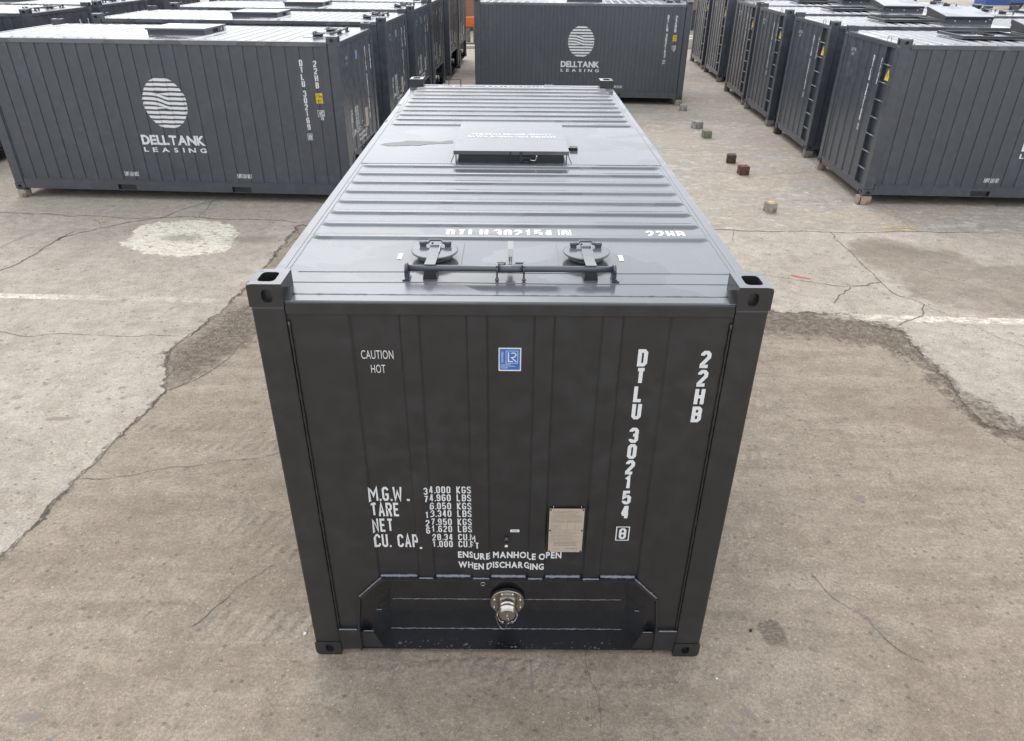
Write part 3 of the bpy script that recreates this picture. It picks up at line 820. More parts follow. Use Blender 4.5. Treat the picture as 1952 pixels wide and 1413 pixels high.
    me = decal(t, 'sticker', WHITE, (0, W / 2, 0), (0, -1, 0), (0, 0, 1), (-1, 0, 0), front_depth, ()); stk = link('sticker', me, root)
    t = T2(); t.stext('DRAIN', .017, 1.040, .008); me = decal(t, 'lettering', BLACK, (0, W / 2, 0), (0, -1, 0), (0, 0, 1), (-1, 0, 0), front_depth, (), .0022)
    # (the tiny print is not readable in the picture: plain grey bars stand for it)
    t = T2(); t.rect(.020, 1.041, .052, 1.046); me = decal(t, 'print', STEELD, (0, W / 2, 0), (0, -1, 0), (0, 0, 1), (-1, 0, 0), front_depth, (), .0022); link('print', me, stk)
    # blue class sticker
    FO = ((0, W / 2, 0), (0, -1, 0), (0, 0, 1), (-1, 0, 0))
    t = T2(); t.rect(-.0555, 2.114, .0555, 2.2465); me = decal(t, 'sticker', WHITE, *FO, front_depth, (), .0016); st = link('sticker', me, root); tag(st, 'blue and white class sticker')
    t = T2(); t.rect(-.0500, 2.121, .0500, 2.2400); me = decal(t, 'sticker_field', BLUE, *FO, front_depth, (), .0021); link('sticker_field', me, st)
    t = T2(); t.frame(-.020, 2.158, .040, 2.230, .0022)
    t.poly([(-.010, 2.166), (-.010, 2.221), (-.004, 2.221), (-.004, 2.172), (.016, 2.172), (.016, 2.166)][::-1])
    arc = [(.006, 2.216), (.018, 2.218)] + [(.018 + .012 * math.sin(a), 2.206 + .012 * math.cos(a)) for a in np.linspace(.3, 3.0, 8)] + [(.008, 2.191), (.033, 2.167)]
    t.stroke(arc, .0055, False, .0003)
    fit(t, btext('CONTAINERS', .01), -.0455, 2.1475, .004, 2.1535); fit(t, btext('CERTIFICATION', .01), -.0455, 2.1385, .026, 2.1445); fit(t, btext('SCHEME', .01), -.0455, 2.1290, -.010, 2.1355)
    vt = btext('CERTIFIED', .01); t.v.extend([]) ; i0 = len(t.v)
    t.v.extend([(-.0325 - b * .009, 2.163 + a * .062, 0) for a, b, _ in vt.v]); t.f.extend([tuple(k + i0 for k in f) for f in vt.f])
    me = decal(t, 'lettering', WHITE, *FO, front_depth, (), .0026); link('lettering', me, st)
    # data plate
    mb = MB(); mb.box((.017, fy(.424), .895), (.021, fy(.229), 1.224)); dp = link('data_plate', mb.mesh('data_plate', PLATE), root)
    tag(dp, 'tan engraved metal data plate')
    t = T2(); tl, tr, tb_, tt = .237, .416, .900, 1.213
    def hl(y, x0=tl, x1=tr, w=.0013): t.rect(x0, y - w / 2, x1, y + w / 2)
    def vl(x, y0, y1, w=.0012): t.rect(x - w / 2, y0, x + w / 2, y1)
    for y in (1.166, 1.122, 1.066, .978): hl(y)
    vl(.325, 1.122, 1.166); vl(.292, 1.066, 1.118); vl(.333, 1.070, 1.112); vl(.375, 1.070, 1.112)
    rr = random.Random(3)
    def fake(x0, x1, y, h=.0045):
        x = x0
        while x < x1 - .004:
            w = rr.uniform(.003, .012); t.rect(x, y, min(x + w, x1), y + h * rr.uniform(.6, 1)); x += w + rr.uniform(.0015, .004)
    for y in (1.203, 1.193, 1.183, 1.174): fake(tl + .01, tr - rr.uniform(.005, .06), y, .003)
    for y in (1.157, 1.147, 1.137, 1.128): fake(tl + .003, .318, y, .003); fake(.330, tr - .005, y, .003)
    for y in (1.100, 1.088, 1.076): fake(tl + .003, .286, y, .003)
    for y in (1.055, 1.044, 1.033, 1.022, 1.011, 1.000, .988): fake(tl + .003, tr - rr.uniform(.01, .07), y, .003)
    for y in (.966, .955, .944): fake(tl + .02, tr - .025, y, .0045)
    fake(tl + .02, .300, .915, .003); fake(.330, tr - .02, .918, .005)
    me = decal(t, 'engraving', INK, (.017, W / 2, .003), (0, -1, 0), (0, 0, 1), (-1, 0, 0), None, (), .0006); link('engraving', me, dp)
    for xx, zz in ((.236, 1.214), (.417, 1.214), (.236, 1.060), (.417, 1.060), (.236, .899), (.417, .899)):
        mb = MB(); mb.disc_stack((.0168, fy(xx), zz + .003), AX, [(0, .0055), (.003, .004)], 10); link('rivet', mb.mesh('rivet', BLACK), dp)
    for xx in (.250, .405):
        mb = MB(); mb.tube([(.022, fy(xx), 1.225), (.014, fy(xx), 1.240), (.026, fy(xx), 1.244)], .0022, 5); link('clip', mb.mesh('clip', WIRE), dp)

    # static lettering of the discharge end
    t = T2()
    fit(t, btext('CAUTION', -.005, 1.05), -.730, 2.178, -.572, 2.227); fit(t, btext('HOT', -.005, 1.05), -.688, 2.097, -.617, 2.145)
    link('caution_text', decal(t, 'caution_text', WHITE, *FO, front_depth, FRONT_BR), fp); t = T2()
    for s_, z, x1 in (('M.G.W', 1.263, -.59), ('TARE', 1.149, -.617), ('NET', 1.031, -.661), ('CU. CAP', .912, -.52)):
        tmp = T2(); tmp.stext(s_, 0, 0, 1.0, .50, .155, .24); b_ = tmp.bbox(); t.add(tmp, -.772 - 0, z, (x1 + .772) / b_[2], .100)
    t.rect(-.566, 1.263, -.550, 1.277); t.rect(-.512, .912, -.498, .926)
    link('weight_table', decal(t, 'weight_table', WHITE, *FO, front_depth, FRONT_BR), fp); t = T2()
    for k, (s_, un) in enumerate((('34.000', 'KGS'), ('74.960', 'LBS'), ('6.050', 'KGS'), ('13.340', 'LBS'), ('27.950', 'KGS'), ('61.620', 'LBS'), ('28.34', 'CU.M'), ('1.000', 'CU.FT'))):
        z = (1.320, 1.263, 1.203, 1.147, 1.085, 1.031, .968, .914)[k]
        tmp = T2(); tmp.stext(s_, 0, 0, .049, .44, .145, .32); b_ = tmp.bbox(); t.add(tmp, -.322 - b_[2], z)
        tmp = T2(); tmp.stext(un, 0, 0, .049, .46, .145, .28); t.add(tmp, -.289, z)
    link('weight_table', decal(t, 'weight_table', WHITE, *FO, front_depth, FRONT_BR), fp); t = T2()
    en_ = spaced('ENSURE MANHOLE OPEN', .034, .14, .98); wh_ = spaced('WHEN DISCHARGING', .034, .14, .98)
    fit(t, en_, -.294, .829, .310, .880)
    fit(t, wh_, -.294, .748, .209, .799)
    link('lettering', decal(t, 'lettering', WHITE, *FO, front_depth, FRONT_BR), fp)

    # ---------------- ladder end
    yw = lambda w: W - w
    xs = sorted(set([.505, 2.278] + REAR_BR))
    mb = MB(); rows = [mb.add([(L - rear_depth(w), yw(w), .150), (L - rear_depth(w), yw(w), 2.428)]) for w in xs]
    for a, b in zip(rows[:-1], rows[1:]): mb.face((a[0], b[0], b[1], a[1]))
    ep = link('end_panel', mb.mesh('end_panel', PAINT), root)
    mb = MB(); xa = L - .012; xb = L - .075
    mb.box((xb - .004, yw(.506), .150), (xb, yw(.158), 2.428)); mb.box((xb, yw(.509), .150), (xa, yw(.505), 2.428))
    lr = link('ladder_recess', mb.mesh('ladder_recess', PAINT), root)
    for z in (2.150, 1.866, 1.580, 1.291, 1.005, .718, .422):
        mb = MB(); mb.tube([(L - .022, yw(.512), z), (L - .022, yw(.158), z)], .0135, 10); link('rung', mb.mesh('rung', PAINT_SHEEN), root)
    mb = MB(); mb.box((L - .075, yw(.325), 1.918), (L - .011, yw(.166), 2.10)); link('sign_plate', mb.mesh('sign_plate', PAINT), root)
    t = T2(); t.poly([(-.095, 0), (.095, 0), (0, .19)])
    me = decal(t, 'warning_sign', YELLOW, (L - .010, yw(.225), 1.920), (0, 1, 0), (0, 0, 1), (1, 0, 0)); ws = link('warning_sign', me, root)
    t = T2(); t.poly([(.002, .125), (-.018, .075), (-.002, .078), (-.010, .030), (.018, .090), (.003, .086), (.012, .125)][::-1])
    me = decal(t, 'symbol', BLACK, (L - .010, yw(.225), 1.920), (0, 1, 0), (0, 0, 1), (1, 0, 0), None, (), .0022); link('symbol', me, ws)
    # rear sill with curved notches beside the castings
    mb = MB(); pts = [(.162, .145), (W - .162, .145), (W - .162, .075)]
    for a in np.linspace(0, math.pi / 2, 6): pts.append((W - .162 - .085 + .085 * math.cos(a) - .0, .075 * (1 - .0) - .0 + .0 - .045 * (0) if False else .045 + .030 * 0 + .030 * math.cos(math.pi / 2 - a) if False else .075 - .0 * a))
    pts = [(.162, .145), (.162, .095)]
    for a in np.linspace(0, math.pi / 2, 6): pts.append((.162 + .070 * math.sin(a), .022 + .073 * math.cos(a)))
    pts.append((W - .162 - .070, .022))
    for a in np.linspace(math.pi / 2, 0, 6)[1:]: pts.append((W - .162 - .070 * math.sin(a), .022 + .073 * math.cos(a)))
    pts += [(W - .162, .145)]
    mb.prism(pts, 0, L - .045, L - .010); mb.box((L - .045, .162, .145), (L - .004, W - .162, .154))
    link('sill', mb.mesh('sill', PAINT), root)
    t = T2()
    RO = ((L, W, 0), (0, 1, 0), (0, 0, 1), (1, 0, 0))       # u = -w
    fit(t, btext('CAUTION', .0, 1.05), -2.005, 2.190, -1.820, 2.247); fit(t, btext('HOT', .0, 1.05), -1.950, 2.112, -1.870, 2.168)
    link('lettering', decal(t, 'lettering', WHITE, *RO, lambda u, v: rear_depth(-u), [-q for q in REAR_BR][::-1]), ep)
    # belly plate
    mb = MB(); mb.box((.30, .052, .135), (L - .05, W - .052, .150)); 
    for xx in (.9, 1.5, 2.6, 3.3, 4.6, 5.3): mb.box((xx, .052, .040), (xx + .05, W - .052, .135))
    link('underframe', mb.mesh('underframe', PAINT_SHADE), root)
    # ---------------- side decals (both long sides)
    logo = T2(); r = .41; n = 11; p = 2 * r / n
    def wv(x):
        t_ = min(1, max(0, (x / r + .55) / .85)); return t_ * t_ * (3 - 2 * t_)
    cols = np.linspace(-r, r, 61)
    def stripe(cf, tf):
        for a, b in zip(cols[:-1], cols[1:]):
            q = []
            for x in (a, b):
                ch = math.sqrt(max(0, r * r - x * x)); c, t_ = cf(x), tf(x)
                q.append((max(c - t_ / 2, -ch), min(c + t_ / 2, ch)))
            if q[0][1] - q[0][0] > 1e-4 or q[1][1] - q[1][0] > 1e-4:
                (l0, h0), (l1, h1) = q
                h0 = max(h0, l0); h1 = max(h1, l1)
                logo.poly([(a * .905, l0), (b * .905, l1), (b * .905, h1), (a * .905, h0)])
    cen = lambda k_: r - (k_ + .5) * p
    th = .60 * p
    for k_ in range(n):
        if k_ in (3, 4, 5): stripe(lambda x, k_=k_: cen(k_) - p * wv(x), lambda x: th)
        elif k_ == 6: stripe(lambda x, k_=k_: cen(k_) + .0, lambda x: th * min(1, max(0, (.10 * r - x) / (.55 * r))))
        else: stripe(lambda x, k_=k_: cen(k_), lambda x: th)
    stripe(lambda x: cen(3), lambda x: th * min(1, max(0, (x + .30 * r) / (.5 * r))))
    dell = spaced('DELLTANK', .040, .055, 1.12); leas = spaced('LEASING', .030, .95, 1.5)
    for sy_ in (0, 1):
        t = T2(); s_ = 1 if sy_ == 0 else -1
        # u runs to the right as the side is looked at; for y=W: u=-x ; for y=0: u=x
        if sy_ == 1: org, rv, nv, lc = (0, W - .014, 0), (-1, 0, 0), (0, 1, 0), -3.015; dep = lambda u, v: side_depth_x(-u); br = [-q for q in SIDE_BR][::-1]
        else: org, rv, nv, lc = (0, .014, 0), (1, 0, 0), (0, -1, 0), 3.043; dep = lambda u, v: side_depth_x(u); br = SIDE_BR
        parts_ = []
        t.add(logo, lc, 1.522); parts_.append(('logo', t)); t = T2(); fit(t, dell, lc - .555, .835, lc + .555, .998); parts_.append(('lettering', t)); t = T2(); fit(t, leas, lc - .550, .712, lc + .550, .790); parts_.append(('lettering', t))
        for q in (lc - .87 - .135, lc + .965 + .04):
            tmp = T2(); tmp.stext('EMPTY LIFT ONLY', 0, 0, .075, .28, .14, .20); b_ = tmp.bbox(); t = T2(); t.add(tmp, q - .0, .283, .25 / b_[2]); parts_.append(('lift_marking', t))
        SP = [o for o in root.children if o.name.startswith('side_panel')]
        SP.sort(key=lambda o: o.name)
        par = SP[sy_]
        for nm_, t in parts_: link(nm_, decal(t, nm_, WHITE, org, rv, (0, 0, 1), nv, dep, br), par)
        # height decal and country mark
        e = -1 if sy_ == 1 else L - 0
        base = -.400 if sy_ == 1 else L - .400
        t = T2(); t.rect(base - .055, 1.563, base + .055, 1.727)
        hd = link('height_decal', decal(t, 'height_decal', YELLOW, org, rv, (0, 0, 1), nv, dep, br, .0018), root)
        t = T2(); t.frame(base - .053, 1.565, base + .053, 1.725, .0015)
        t.stext('2.6m', base - .044, 1.655, .052, .42, .11, .3); t.stext("8'6\"", base - .035, 1.578, .052, .46, .11, .35)
        link('lettering', decal(t, 'lettering', BLACK, org, rv, (0, 0, 1), nv, dep, br, .0026), hd)
        t = T2(); t.frame(base - .055, 1.352, base + .055, 1.456, .006); t.stext('IC', base - .036, 1.370, .068, .52, .18, .1); t.frame(base - .010, 1.362, base + .045, 1.446, .004, .0003)
        t.stext('70', base - .020, 1.296, .048, .48, .2, .25)
        link('country_mark', decal(t, 'country_mark', WHITE, org, rv, (0, 0, 1), nv, dep, br, .0018), root)
        if sy_ == 1:
            # slightly glossier repainted patch behind the logo
            pass
    return root

def water_mat():
    m, nt, b = newmat('water drops'); b.inputs['Base Color'].default_value = (.6, .62, .65, 1); b.inputs['Roughness'].default_value = .05
    b.inputs['Alpha'].default_value = 1.0; b.inputs['IOR'].default_value = 1.33; b.inputs['Base Color'].default_value = (.10, .11, .12, 1)
    return m
WATER = water_mat()
MASTER = build_master()

def vertical_code(t, digits, chk, u, ztop):
    z = ztop
    for ch in 'DTLU':
        t.stext(ch, u - .0245, z - .098, .098, .50, .20); z -= .1065
    z -= .045
    for ch in digits:
        t.stext(ch, u - .0245, z - .098, .098, .50, .20) if ch != '1' else t.stext(ch, u - .026, z - .098, .098, .50, .20); z -= .1065
    z -= .052
    t.frame(u - .039, z - .108, u + .039, z, .006); t.stext(chk, u - .0205, z - .095, .082, .50, .17)
def add_codes(root, digits, chk, ends=('front', 'rear', 'near', 'roof', 'roof2')):
    kids = [o for o in bpy.data.objects if o.parent == root]
    nm = lambda s_: sorted([o for o in kids if o.name.split('.')[0] == s_], key=lambda o: o.name)
    eps_ = nm('end_panel'); sps = nm('side_panel'); rf = nm('roof_panel')[0]
    if 'front' in ends:
        t = T2(); vertical_code(t, digits, chk, .653, 2.244)
        z = 2.245
        for ch in '22HB': t.stext(ch, .960 - .026, z - .098, .098, .52, .20); z -= .109
        link('code_lettering', decal(t, 'code', WHITE, (0, W / 2, 0), (0, -1, 0), (0, 0, 1), (-1, 0, 0), front_depth, FRONT_BR), eps_[0])
    if 'rear' in ends:
        t = T2(); vertical_code(t, digits, chk, -.93, 2.240)
        z = 2.232
        for ch in '22HB': t.stext(ch, -.61 - .026, z - .098, .098, .52, .20); z -= .109
        link('code_lettering', decal(t, 'code', WHITE, (L, W, 0), (0, 1, 0), (0, 0, 1), (1, 0, 0), lambda u, v: rear_depth(-u), [-q for q in REAR_BR][::-1]), eps_[1])
    if 'near' in ends:
        t = T2(); vertical_code(t, digits, chk, -.635, 2.235)
        z = 2.225
        for ch in '22HB': t.stext(ch, -.408 - .026, z - .098, .098, .52, .20); z -= .109
        link('code_lettering', decal(t, 'code', WHITE, (0, W - .014, 0), (-1, 0, 0), (0, 0, 1), (0, 1, 0), lambda u, v: side_depth_x(-u), [-q for q in SIDE_BR][::-1]), sps[1])
    if 'roof' in ends:
        t = T2(); tmp = T2(); x = tmp.stext('DTLU', 0, 0, .112, .52, .21, .28); x = tmp.stext(digits, x + .02, 0, .112, .50, .21, .22)
        tmp.stext(chk, x + .045, .010, .092, .55, .21, .2); tmp.frame(x + .025, -.004, x + .112, .116, .009)
        b_ = tmp.bbox(); t.add(tmp, -.376, 0, .728 / b_[2], 1)
        tmp = T2(); tmp.stext('22HB', 0, 0, .112, .56, .21, .25); b_ = tmp.bbox(); t.add(tmp, .79, 0, .225 / b_[2], 1)
        link('code_lettering', decal(t, 'code', ROOFW, (.880, W / 2, RZ), (0, -1, 0), (1, 0, 0), (0, 0, 1), None), rf)
    if 'roof2' in ends:
        t = T2(); tmp = T2(); x = tmp.stext('DTLU', 0, 0, .06, .9, .21, .28); x = tmp.stext(digits, x + .02, 0, .06, .85, .21, .22); tmp.stext(chk, x + .03, 0, .055, .8, .21, .2)
        b_ = tmp.bbox(); t.add(tmp, -.38, 0, .70 / b_[2], 1)
        tmp = T2(); tmp.stext('22HB', 0, 0, .06, .9, .21, .25); b_ = tmp.bbox(); t.add(tmp, .68, 0, .20 / b_[2], 1)
        link('code_lettering', decal(t, 'code', ROOFW, (L - .09, W / 2, RZ), (0, 1, 0), (-1, 0, 0), (0, 0, 1), None, (), .003), rf)

# open hatch fittings used by the right-hand row: a lid laid over on the roof, a second plate propped above the opening
def open_hatch(root, coil):
    yc = W / 2
    mb = MB(); x0, x1 = 3.62, 4.72
    mb.cur = 0; mb.box((x0, yc - .46, RZ + .032), (x1, yc + .46, RZ + .040))
    for a, b in (((x0, yc - .46, RZ + .040), (x0 + .03, yc + .46, RZ + .078)), ((x1 - .03, yc - .46, RZ + .040), (x1, yc + .46, RZ + .078)),
                 ((x0 + .03, yc - .46, RZ + .040), (x1 - .03, yc - .43, RZ + .078)), ((x0 + .03, yc + .43, RZ + .040), (x1 - .03, yc + .46, RZ + .078))): mb.cur = 1; mb.box(a, b)
    o = link('hatch_lid', mb.mesh('open_lid', [PAINT_SHEEN, PAINT]), root); tag(o, 'lid turned over and lying open on the roof')
    mb = MB(); mb.cur = 0; mb.box((0, -.94, 0), (.98, 0, .012)); mb.cur = 1; mb.box((0, -.012, -.04), (.98, 0, 0)); mb.box((0, -.94, -.04), (.98, -.928, 0))
    mb.box((0, -.928, -.06), (.012, -.012, 0)); mb.box((.968, -.928, -.06), (.98, -.012, 0))
    mb.xform(Matrix.Translation((2.50, yc + .47, 2.640)) @ Matrix.Rotation(R(-8), 4, 'X'))
    for xx in (2.505, 3.47):
        mb.prism([(yc + .44, 2.60), (yc - .43, 2.60), (yc - .43, 2.735), (yc + .44, 2.615)], 0, xx, xx + .006)  # dark side plates added to stand in for the shaded gap
    o = link('inner_cover', mb.mesh('propped_cover', [PAINT_SHEEN, PAINT]), root); tag(o, 'inner cover propped up above the opening')
    for xx in (2.62, 2.95, 3.25):
        mb = MB(); mb.disc_stack((xx, yc + .412, 2.560), (0, 1, 0), [(0, .016), (.004, .016)], 10); link('rivet', mb.mesh('marker', WHITE), root)
    if coil:
        mb = MB(); rr = random.Random(5); pts = []
        for k in range(60):
            a = k * .55; rad = .07 + .03 * math.sin(k * .37); pts.append((4.16 - .1 + k * .0032 + rad * math.cos(a) * 1.1, yc - .0 + rad * math.sin(a) * .8, RZ + .052 + .0006 * k))
        mb.tube(pts, .009, 7); c = link('rope_coil', mb.mesh('rope_coil', RUBBER)); c.parent = None
        return c
    return None

index_kids()
def place(root, x, y, yaw, z): root.location = (x, y, z); root.rotation_euler = (0, 0, yaw)

# every container is a copy of the master; the lettering that differs is added to each
def container(name, corner, yaw, end_at, digits, chk, label, group, z=.15, ends=('front', 'near', 'rear'), opened=None):
    skip = ('hatch_lid', 'latch', 'bracket', 'strut', 'lock_bar') if opened is not None else ()
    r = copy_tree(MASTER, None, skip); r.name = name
    u = np.array([math.cos(yaw), math.sin(yaw)])
    x, y = corner
    # corner = near bottom corner of the visible end; end_at 'right' : discharge end faces +X ; 'left' : ladder end faces -X
    if end_at == 'right': ox, oy = x, y
    else: ox, oy = x + u[0] * L, y + u[1] * L
    v = np.array([-math.sin(yaw), math.cos(yaw)])
    ox += v[0] * W; oy += v[1] * W
    place(r, ox, oy, math.pi + yaw, z)
    add_codes(r, digits, chk, ends)
    tag(r, label, 'tank container', group)
    if opened is not None:
        c = open_hatch(r, opened == 2)
        if c is not None:
            c.matrix_world = Matrix.Translation((ox, oy, z)) @ Matrix.Rotation(math.pi + yaw, 4, 'Z')
            tag(c, 'coiled black rope lying in the open hatch lid of the nearest right-hand container', 'rope')
    return r
YA, YB = -.0485, -.0469
GA = 'charcoal containers standing side by side on the left'
GB = 'charcoal containers standing side by side on the right with ladder ends towards the lane'
left = [(9.02, '302169', '8', 'long charcoal tank container on the left showing its whole side with the round striped logo'),
        (12.62, '302161', '4', 'second container of the left row, small blue sticker and white letters on its end'),
        (16.00, '302155', '3', 'third container of the left row, its roof pipe bar just above the second one'),
        (18.85, '302157', '4', 'fourth container of the left row, mostly an upright dark end seen past the third'),
        (22.65, '302166', '1', 'fifth container of the left row, lower end recess visible above the middle container'),
        (25.45, '302170', '1', 'last container of the left row, its end beside the orange machine')]
for k, (y, dg_, ck, lab) in enumerate(left):
    container('tank_container', (-2.753 + .0485 * (y - 9.02), y), YA, 'right', dg_, ck, lab, GA, .145, ('front', 'near') if k < 4 else ('front',))
l2 = [(10.2, -10.62, 'outer left column container, only a dark bottom corner showing at the left edge'),
      (13.90, -10.55, 'container of the outer left column whose roof pipe bar shows in the top left corner'),
      (16.72, -10.45, 'second visible roof of the outer left column, its corner block at the top edge'),
      (20.1, -10.30, 'farthest container of the outer left column, a sliver of end wall at the top edge')]
for k, (y, x, lab) in enumerate(l2):
    container('tank_container', (x, y), YA, 'right', '30217%d' % (k + 1), '7281'[k], lab, 'charcoal containers of the outer left column', .145, ('front',))
container('tank_container', (4.973, 18.42), -.0642, 'right', '302153', '2', 'charcoal container standing crosswise straight behind the middle one, striped logo on its side',
          None, .166, ('front', 'near'))
container('tank_container', (4.80, 22.9), -.0642, 'right', '302179', '0', 'container hidden behind the crosswise one, only its pale roof edge showing', None, .166, ())
right = [(9.28, 6.27, '302168', '2', 'nearest container of the right row, long side with EMPTY LIFT ONLY by the picture edge', 2),
         (12.55, 6.45, '302163', '5', 'second container of the right row, yellow triangle high in its ladder bay', 1),
         (15.72, 6.62, '302165', '6', 'third container of the right row, its ladder end between the second and fourth', 1),
         (18.62, 6.80, '302156', '9', 'fourth container of the right row, narrow dark ladder end under the top edge', 1),
         (22.75, 7.12, '302150', '6', 'fifth container of the right row, slim ladder end far down the lane', 1),
         (25.75, 7.26, '302151', '1', 'farthest container of the right row, next to the pale post', 1)]
for k, (y, x, dg_, ck, lab, op) in enumerate(right):
    container('tank_container', (x, y), YB, 'left', dg_, ck, lab, GB, .156, ('rear', 'near') if k == 0 else ('rear',), op)
container('tank_container', (13.3, 15.6), YB, 'left', '302173', '8', 'container of the outer right column, a piece of its roof in the top right corner', None, .156, ())
# middle container = the master itself
place(MASTER, W / 2, 0.0, math.pi / 2, 0.0)
add_codes(MASTER, '302154', '8', ('front', 'roof', 'roof2'))
tag(MASTER, 'charcoal tank container in the middle, end wall with silver discharge valve facing the viewer', 'tank container')

PUD = plain('rain water lying on the roof', (.09, .093, .096), .5, 0, .6, 70, .6)
def blob(pts, z, name, mat, seed, parent):
    rr = np.random.default_rng(seed); P = [np.array(p, float) for p in pts]
    for _ in range(3):
        Q = []
        for k in range(len(P)):
            a, b = P[k], P[(k + 1) % len(P)]; d = b - a; Q += [a, (a + b) / 2 + np.array([-d[1], d[0]]) * rr.normal() * .06]
        P = Q
    mb = MB(); mb.face(mb.add([(p[0], p[1], z) for p in P])); me = mb.mesh(name, mat)
    bm = bmesh.new(); bm.from_mesh(me); bm.normal_update()
    for f in bm.faces:
        if f.normal.z < 0: f.normal_flip()
    bmesh.ops.triangulate(bm, faces=bm.faces[:]); bm.to_mesh(me); bm.free()
    return link(name, me, parent)
def mainxy(y, x): return (y, W / 2 - x)           # world (x, y) of the middle container -> local
blob([mainxy(*q) for q in ((3.02, -1.10), (3.10, -1.02), (3.17, -.90), (3.15, -.72), (3.14, -.60), (3.19, -.54), (3.19, -.50), (3.10, -.49), (3.07, -.56), (3.05, -.70), (3.00, -.85), (2.97, -1.02))], RZ + .0045, 'rain_puddle', PUD, 3, MASTER)
for k, q in enumerate(((4.18, -1.125), (4.40, -1.135), (3.95, -1.20), (4.75, -1.19))):
    blob([mainxy(q[0] + dy, q[1] + dx) for dy, dx in ((-.05, -.012), (-.02, .014), (.05, .012), (.04, -.012))], RZ + (.0045 if abs(q[1]) > 1.15 else .001), 'scuff', PUD, 10 + k, MASTER)

# ------------------------------------------------------------------ blocks
def block_mesh(sx, sy_, sz, mat, seed):
    rr = random.Random(seed); bm = bmesh.new(); bmesh.ops.create_cube(bm, size=1)
    for v in bm.verts: v.co = Vector((v.co.x * sx, v.co.y * sy_, v.co.z * sz + sz / 2))
    bmesh.ops.bevel(bm, geom=bm.edges[:], offset=.008, segments=2, affect='EDGES')
    bmesh.ops.subdivide_edges(bm, edges=[e for e in bm.edges if e.calc_length() > .05], cuts=3, use_grid_fill=True)
    for v in bm.verts:
        if v.co.z > .003: v.co += Vector([rr.uniform(-1, 1) * .0022 for _ in range(3)])
    me = bpy.data.meshes.new('block'); bm.to_mesh(me); bm.free(); me.materials.append(mat); return me
yard = [((4.51, 8.86), .17, .165, WOOD_PALE, 12, 'square timber block with yellow paint on top, nearest of the loose blocks'),
        ((4.71, 11.20), .19, .175, WOOD_RED, 5, 'reddish brown wooden block, second nearest of the loose blocks'),
        ((4.71, 12.10), .19, .175, WOOD_DARK, -12, 'dark brown wooden block with pale scuffs just behind the reddish one'),
        ((4.74, 14.40), .20, .17, WOOD_MOSS, 3, 'greenish mossy block in the right lane'),
        ((4.75, 15.45), .22, .17, WOOD_WHITE, 20, 'whitish block behind the greenish one'),
        ((4.87, 17.70), .19, .16, WOOD_WHITE, -6, 'pale block beside the corner of the crosswise container')]
for k, ((x, y), s_, h_, m_, a, lab) in enumerate(yard):
    o = link('timber_block', block_mesh(s_, s_, h_, m_, 30 + k), None, (x, y, 0)); o.rotation_euler = (0, 0, R(a)); tag(o, lab, 'block', 'loose blocks lying in the right lane')
    if k == 0:
        t = T2(); pr = random.Random(2)
        t.poly([(.01 + .06 * math.cos(a_) * pr.uniform(.6, 1.1), .02 + .05 * math.sin(a_) * pr.uniform(.5, 1.1)) for a_ in np.linspace(0, 6.28, 14)[:-1]])
        me = decal(t, 'paint_splash', YELLOW, (0, 0, h_), (1, 0, 0), (0, 1, 0), (0, 0, 1), None, (), .003); link('paint_splash', me, o)
def under(corner, yaw, z, pts, mats, names):
    u = np.array([math.cos(yaw), math.sin(yaw)]); v = np.array([-math.sin(yaw), math.cos(yaw)])
    for k, (l, w, s_) in enumerate(pts):
        p = np.array(corner) + u * l + v * w
        o = link('support_block', block_mesh(s_, s_, z - .004, mats[k], int(1000 * abs(p[0]) + 17 * p[1])), None, (p[0], p[1], 0)); o.rotation_euler = (0, 0, yaw + R(random.uniform(-6, 6)))
        tag(o, names[k], 'block', 'blocks carrying the container corners')
ordn = ['nearest', 'second', 'third', 'fourth', 'fifth', 'farthest']
for k, (y, x, *_q) in enumerate(right):
    mats = [WOOD_PINK, (WOOD_PINK if k == 0 else WOOD_GREY)]
    under((x, y), YB, .156, [(.085, .075, .175), (.075, W - .075, .17)], [WOOD_PINK if k in (0, 5) else WOOD_GREY, WOOD_PINK if k in (0, 5) else WOOD_DARK if k == 1 else WOOD_GREY],
          ['timber block under the near ladder-end corner of the %s right-row container' % ordn[k], 'timber block under the far ladder-end corner of the %s right-row container' % ordn[k]])
    if k == 0:
        under((x, y), YB, .156, [(5.97, .075, .17)], [WOOD_GREY], ['timber block under the outer near corner of the nearest right-row container'])
p0 = np.array((6.27, 9.28))
o = link('support_block', block_mesh(.05, .15, .150, WOOD_PINK, 77), None, (6.235, 9.36, 0)); o.rotation_euler = (0, 0, R(-8)); tag(o, 'thin pink timber offcut leaning beside the block of the nearest right-row container', 'block')
for k, (y, *_q) in enumerate(left):
    x = -2.753 + .0485 * (y - 9.02)
    pts = [(-.085, .075, .17)]; nn = ['timber block under the lane-side corner of the %s left-row container' % ordn[k]]
    if k == 0: pts.append((-L + .075, .075, .155)); nn.append('pale block under the outer left corner of the container showing its long side')
    under((x, y), YA, .145, pts, [WOOD_GREY, WOOD_PALE], nn)
under((4.973, 18.42), -.0642, .166, [(-.09, .075, .19)], [WOOD_PALE], ['pale block under the right corner of the crosswise container'])
under((4.973, 18.42), -.0642, .166, [(-L + .09, .075, .19)], [WOOD_PALE], ['block under the left corner of the crosswise container'])

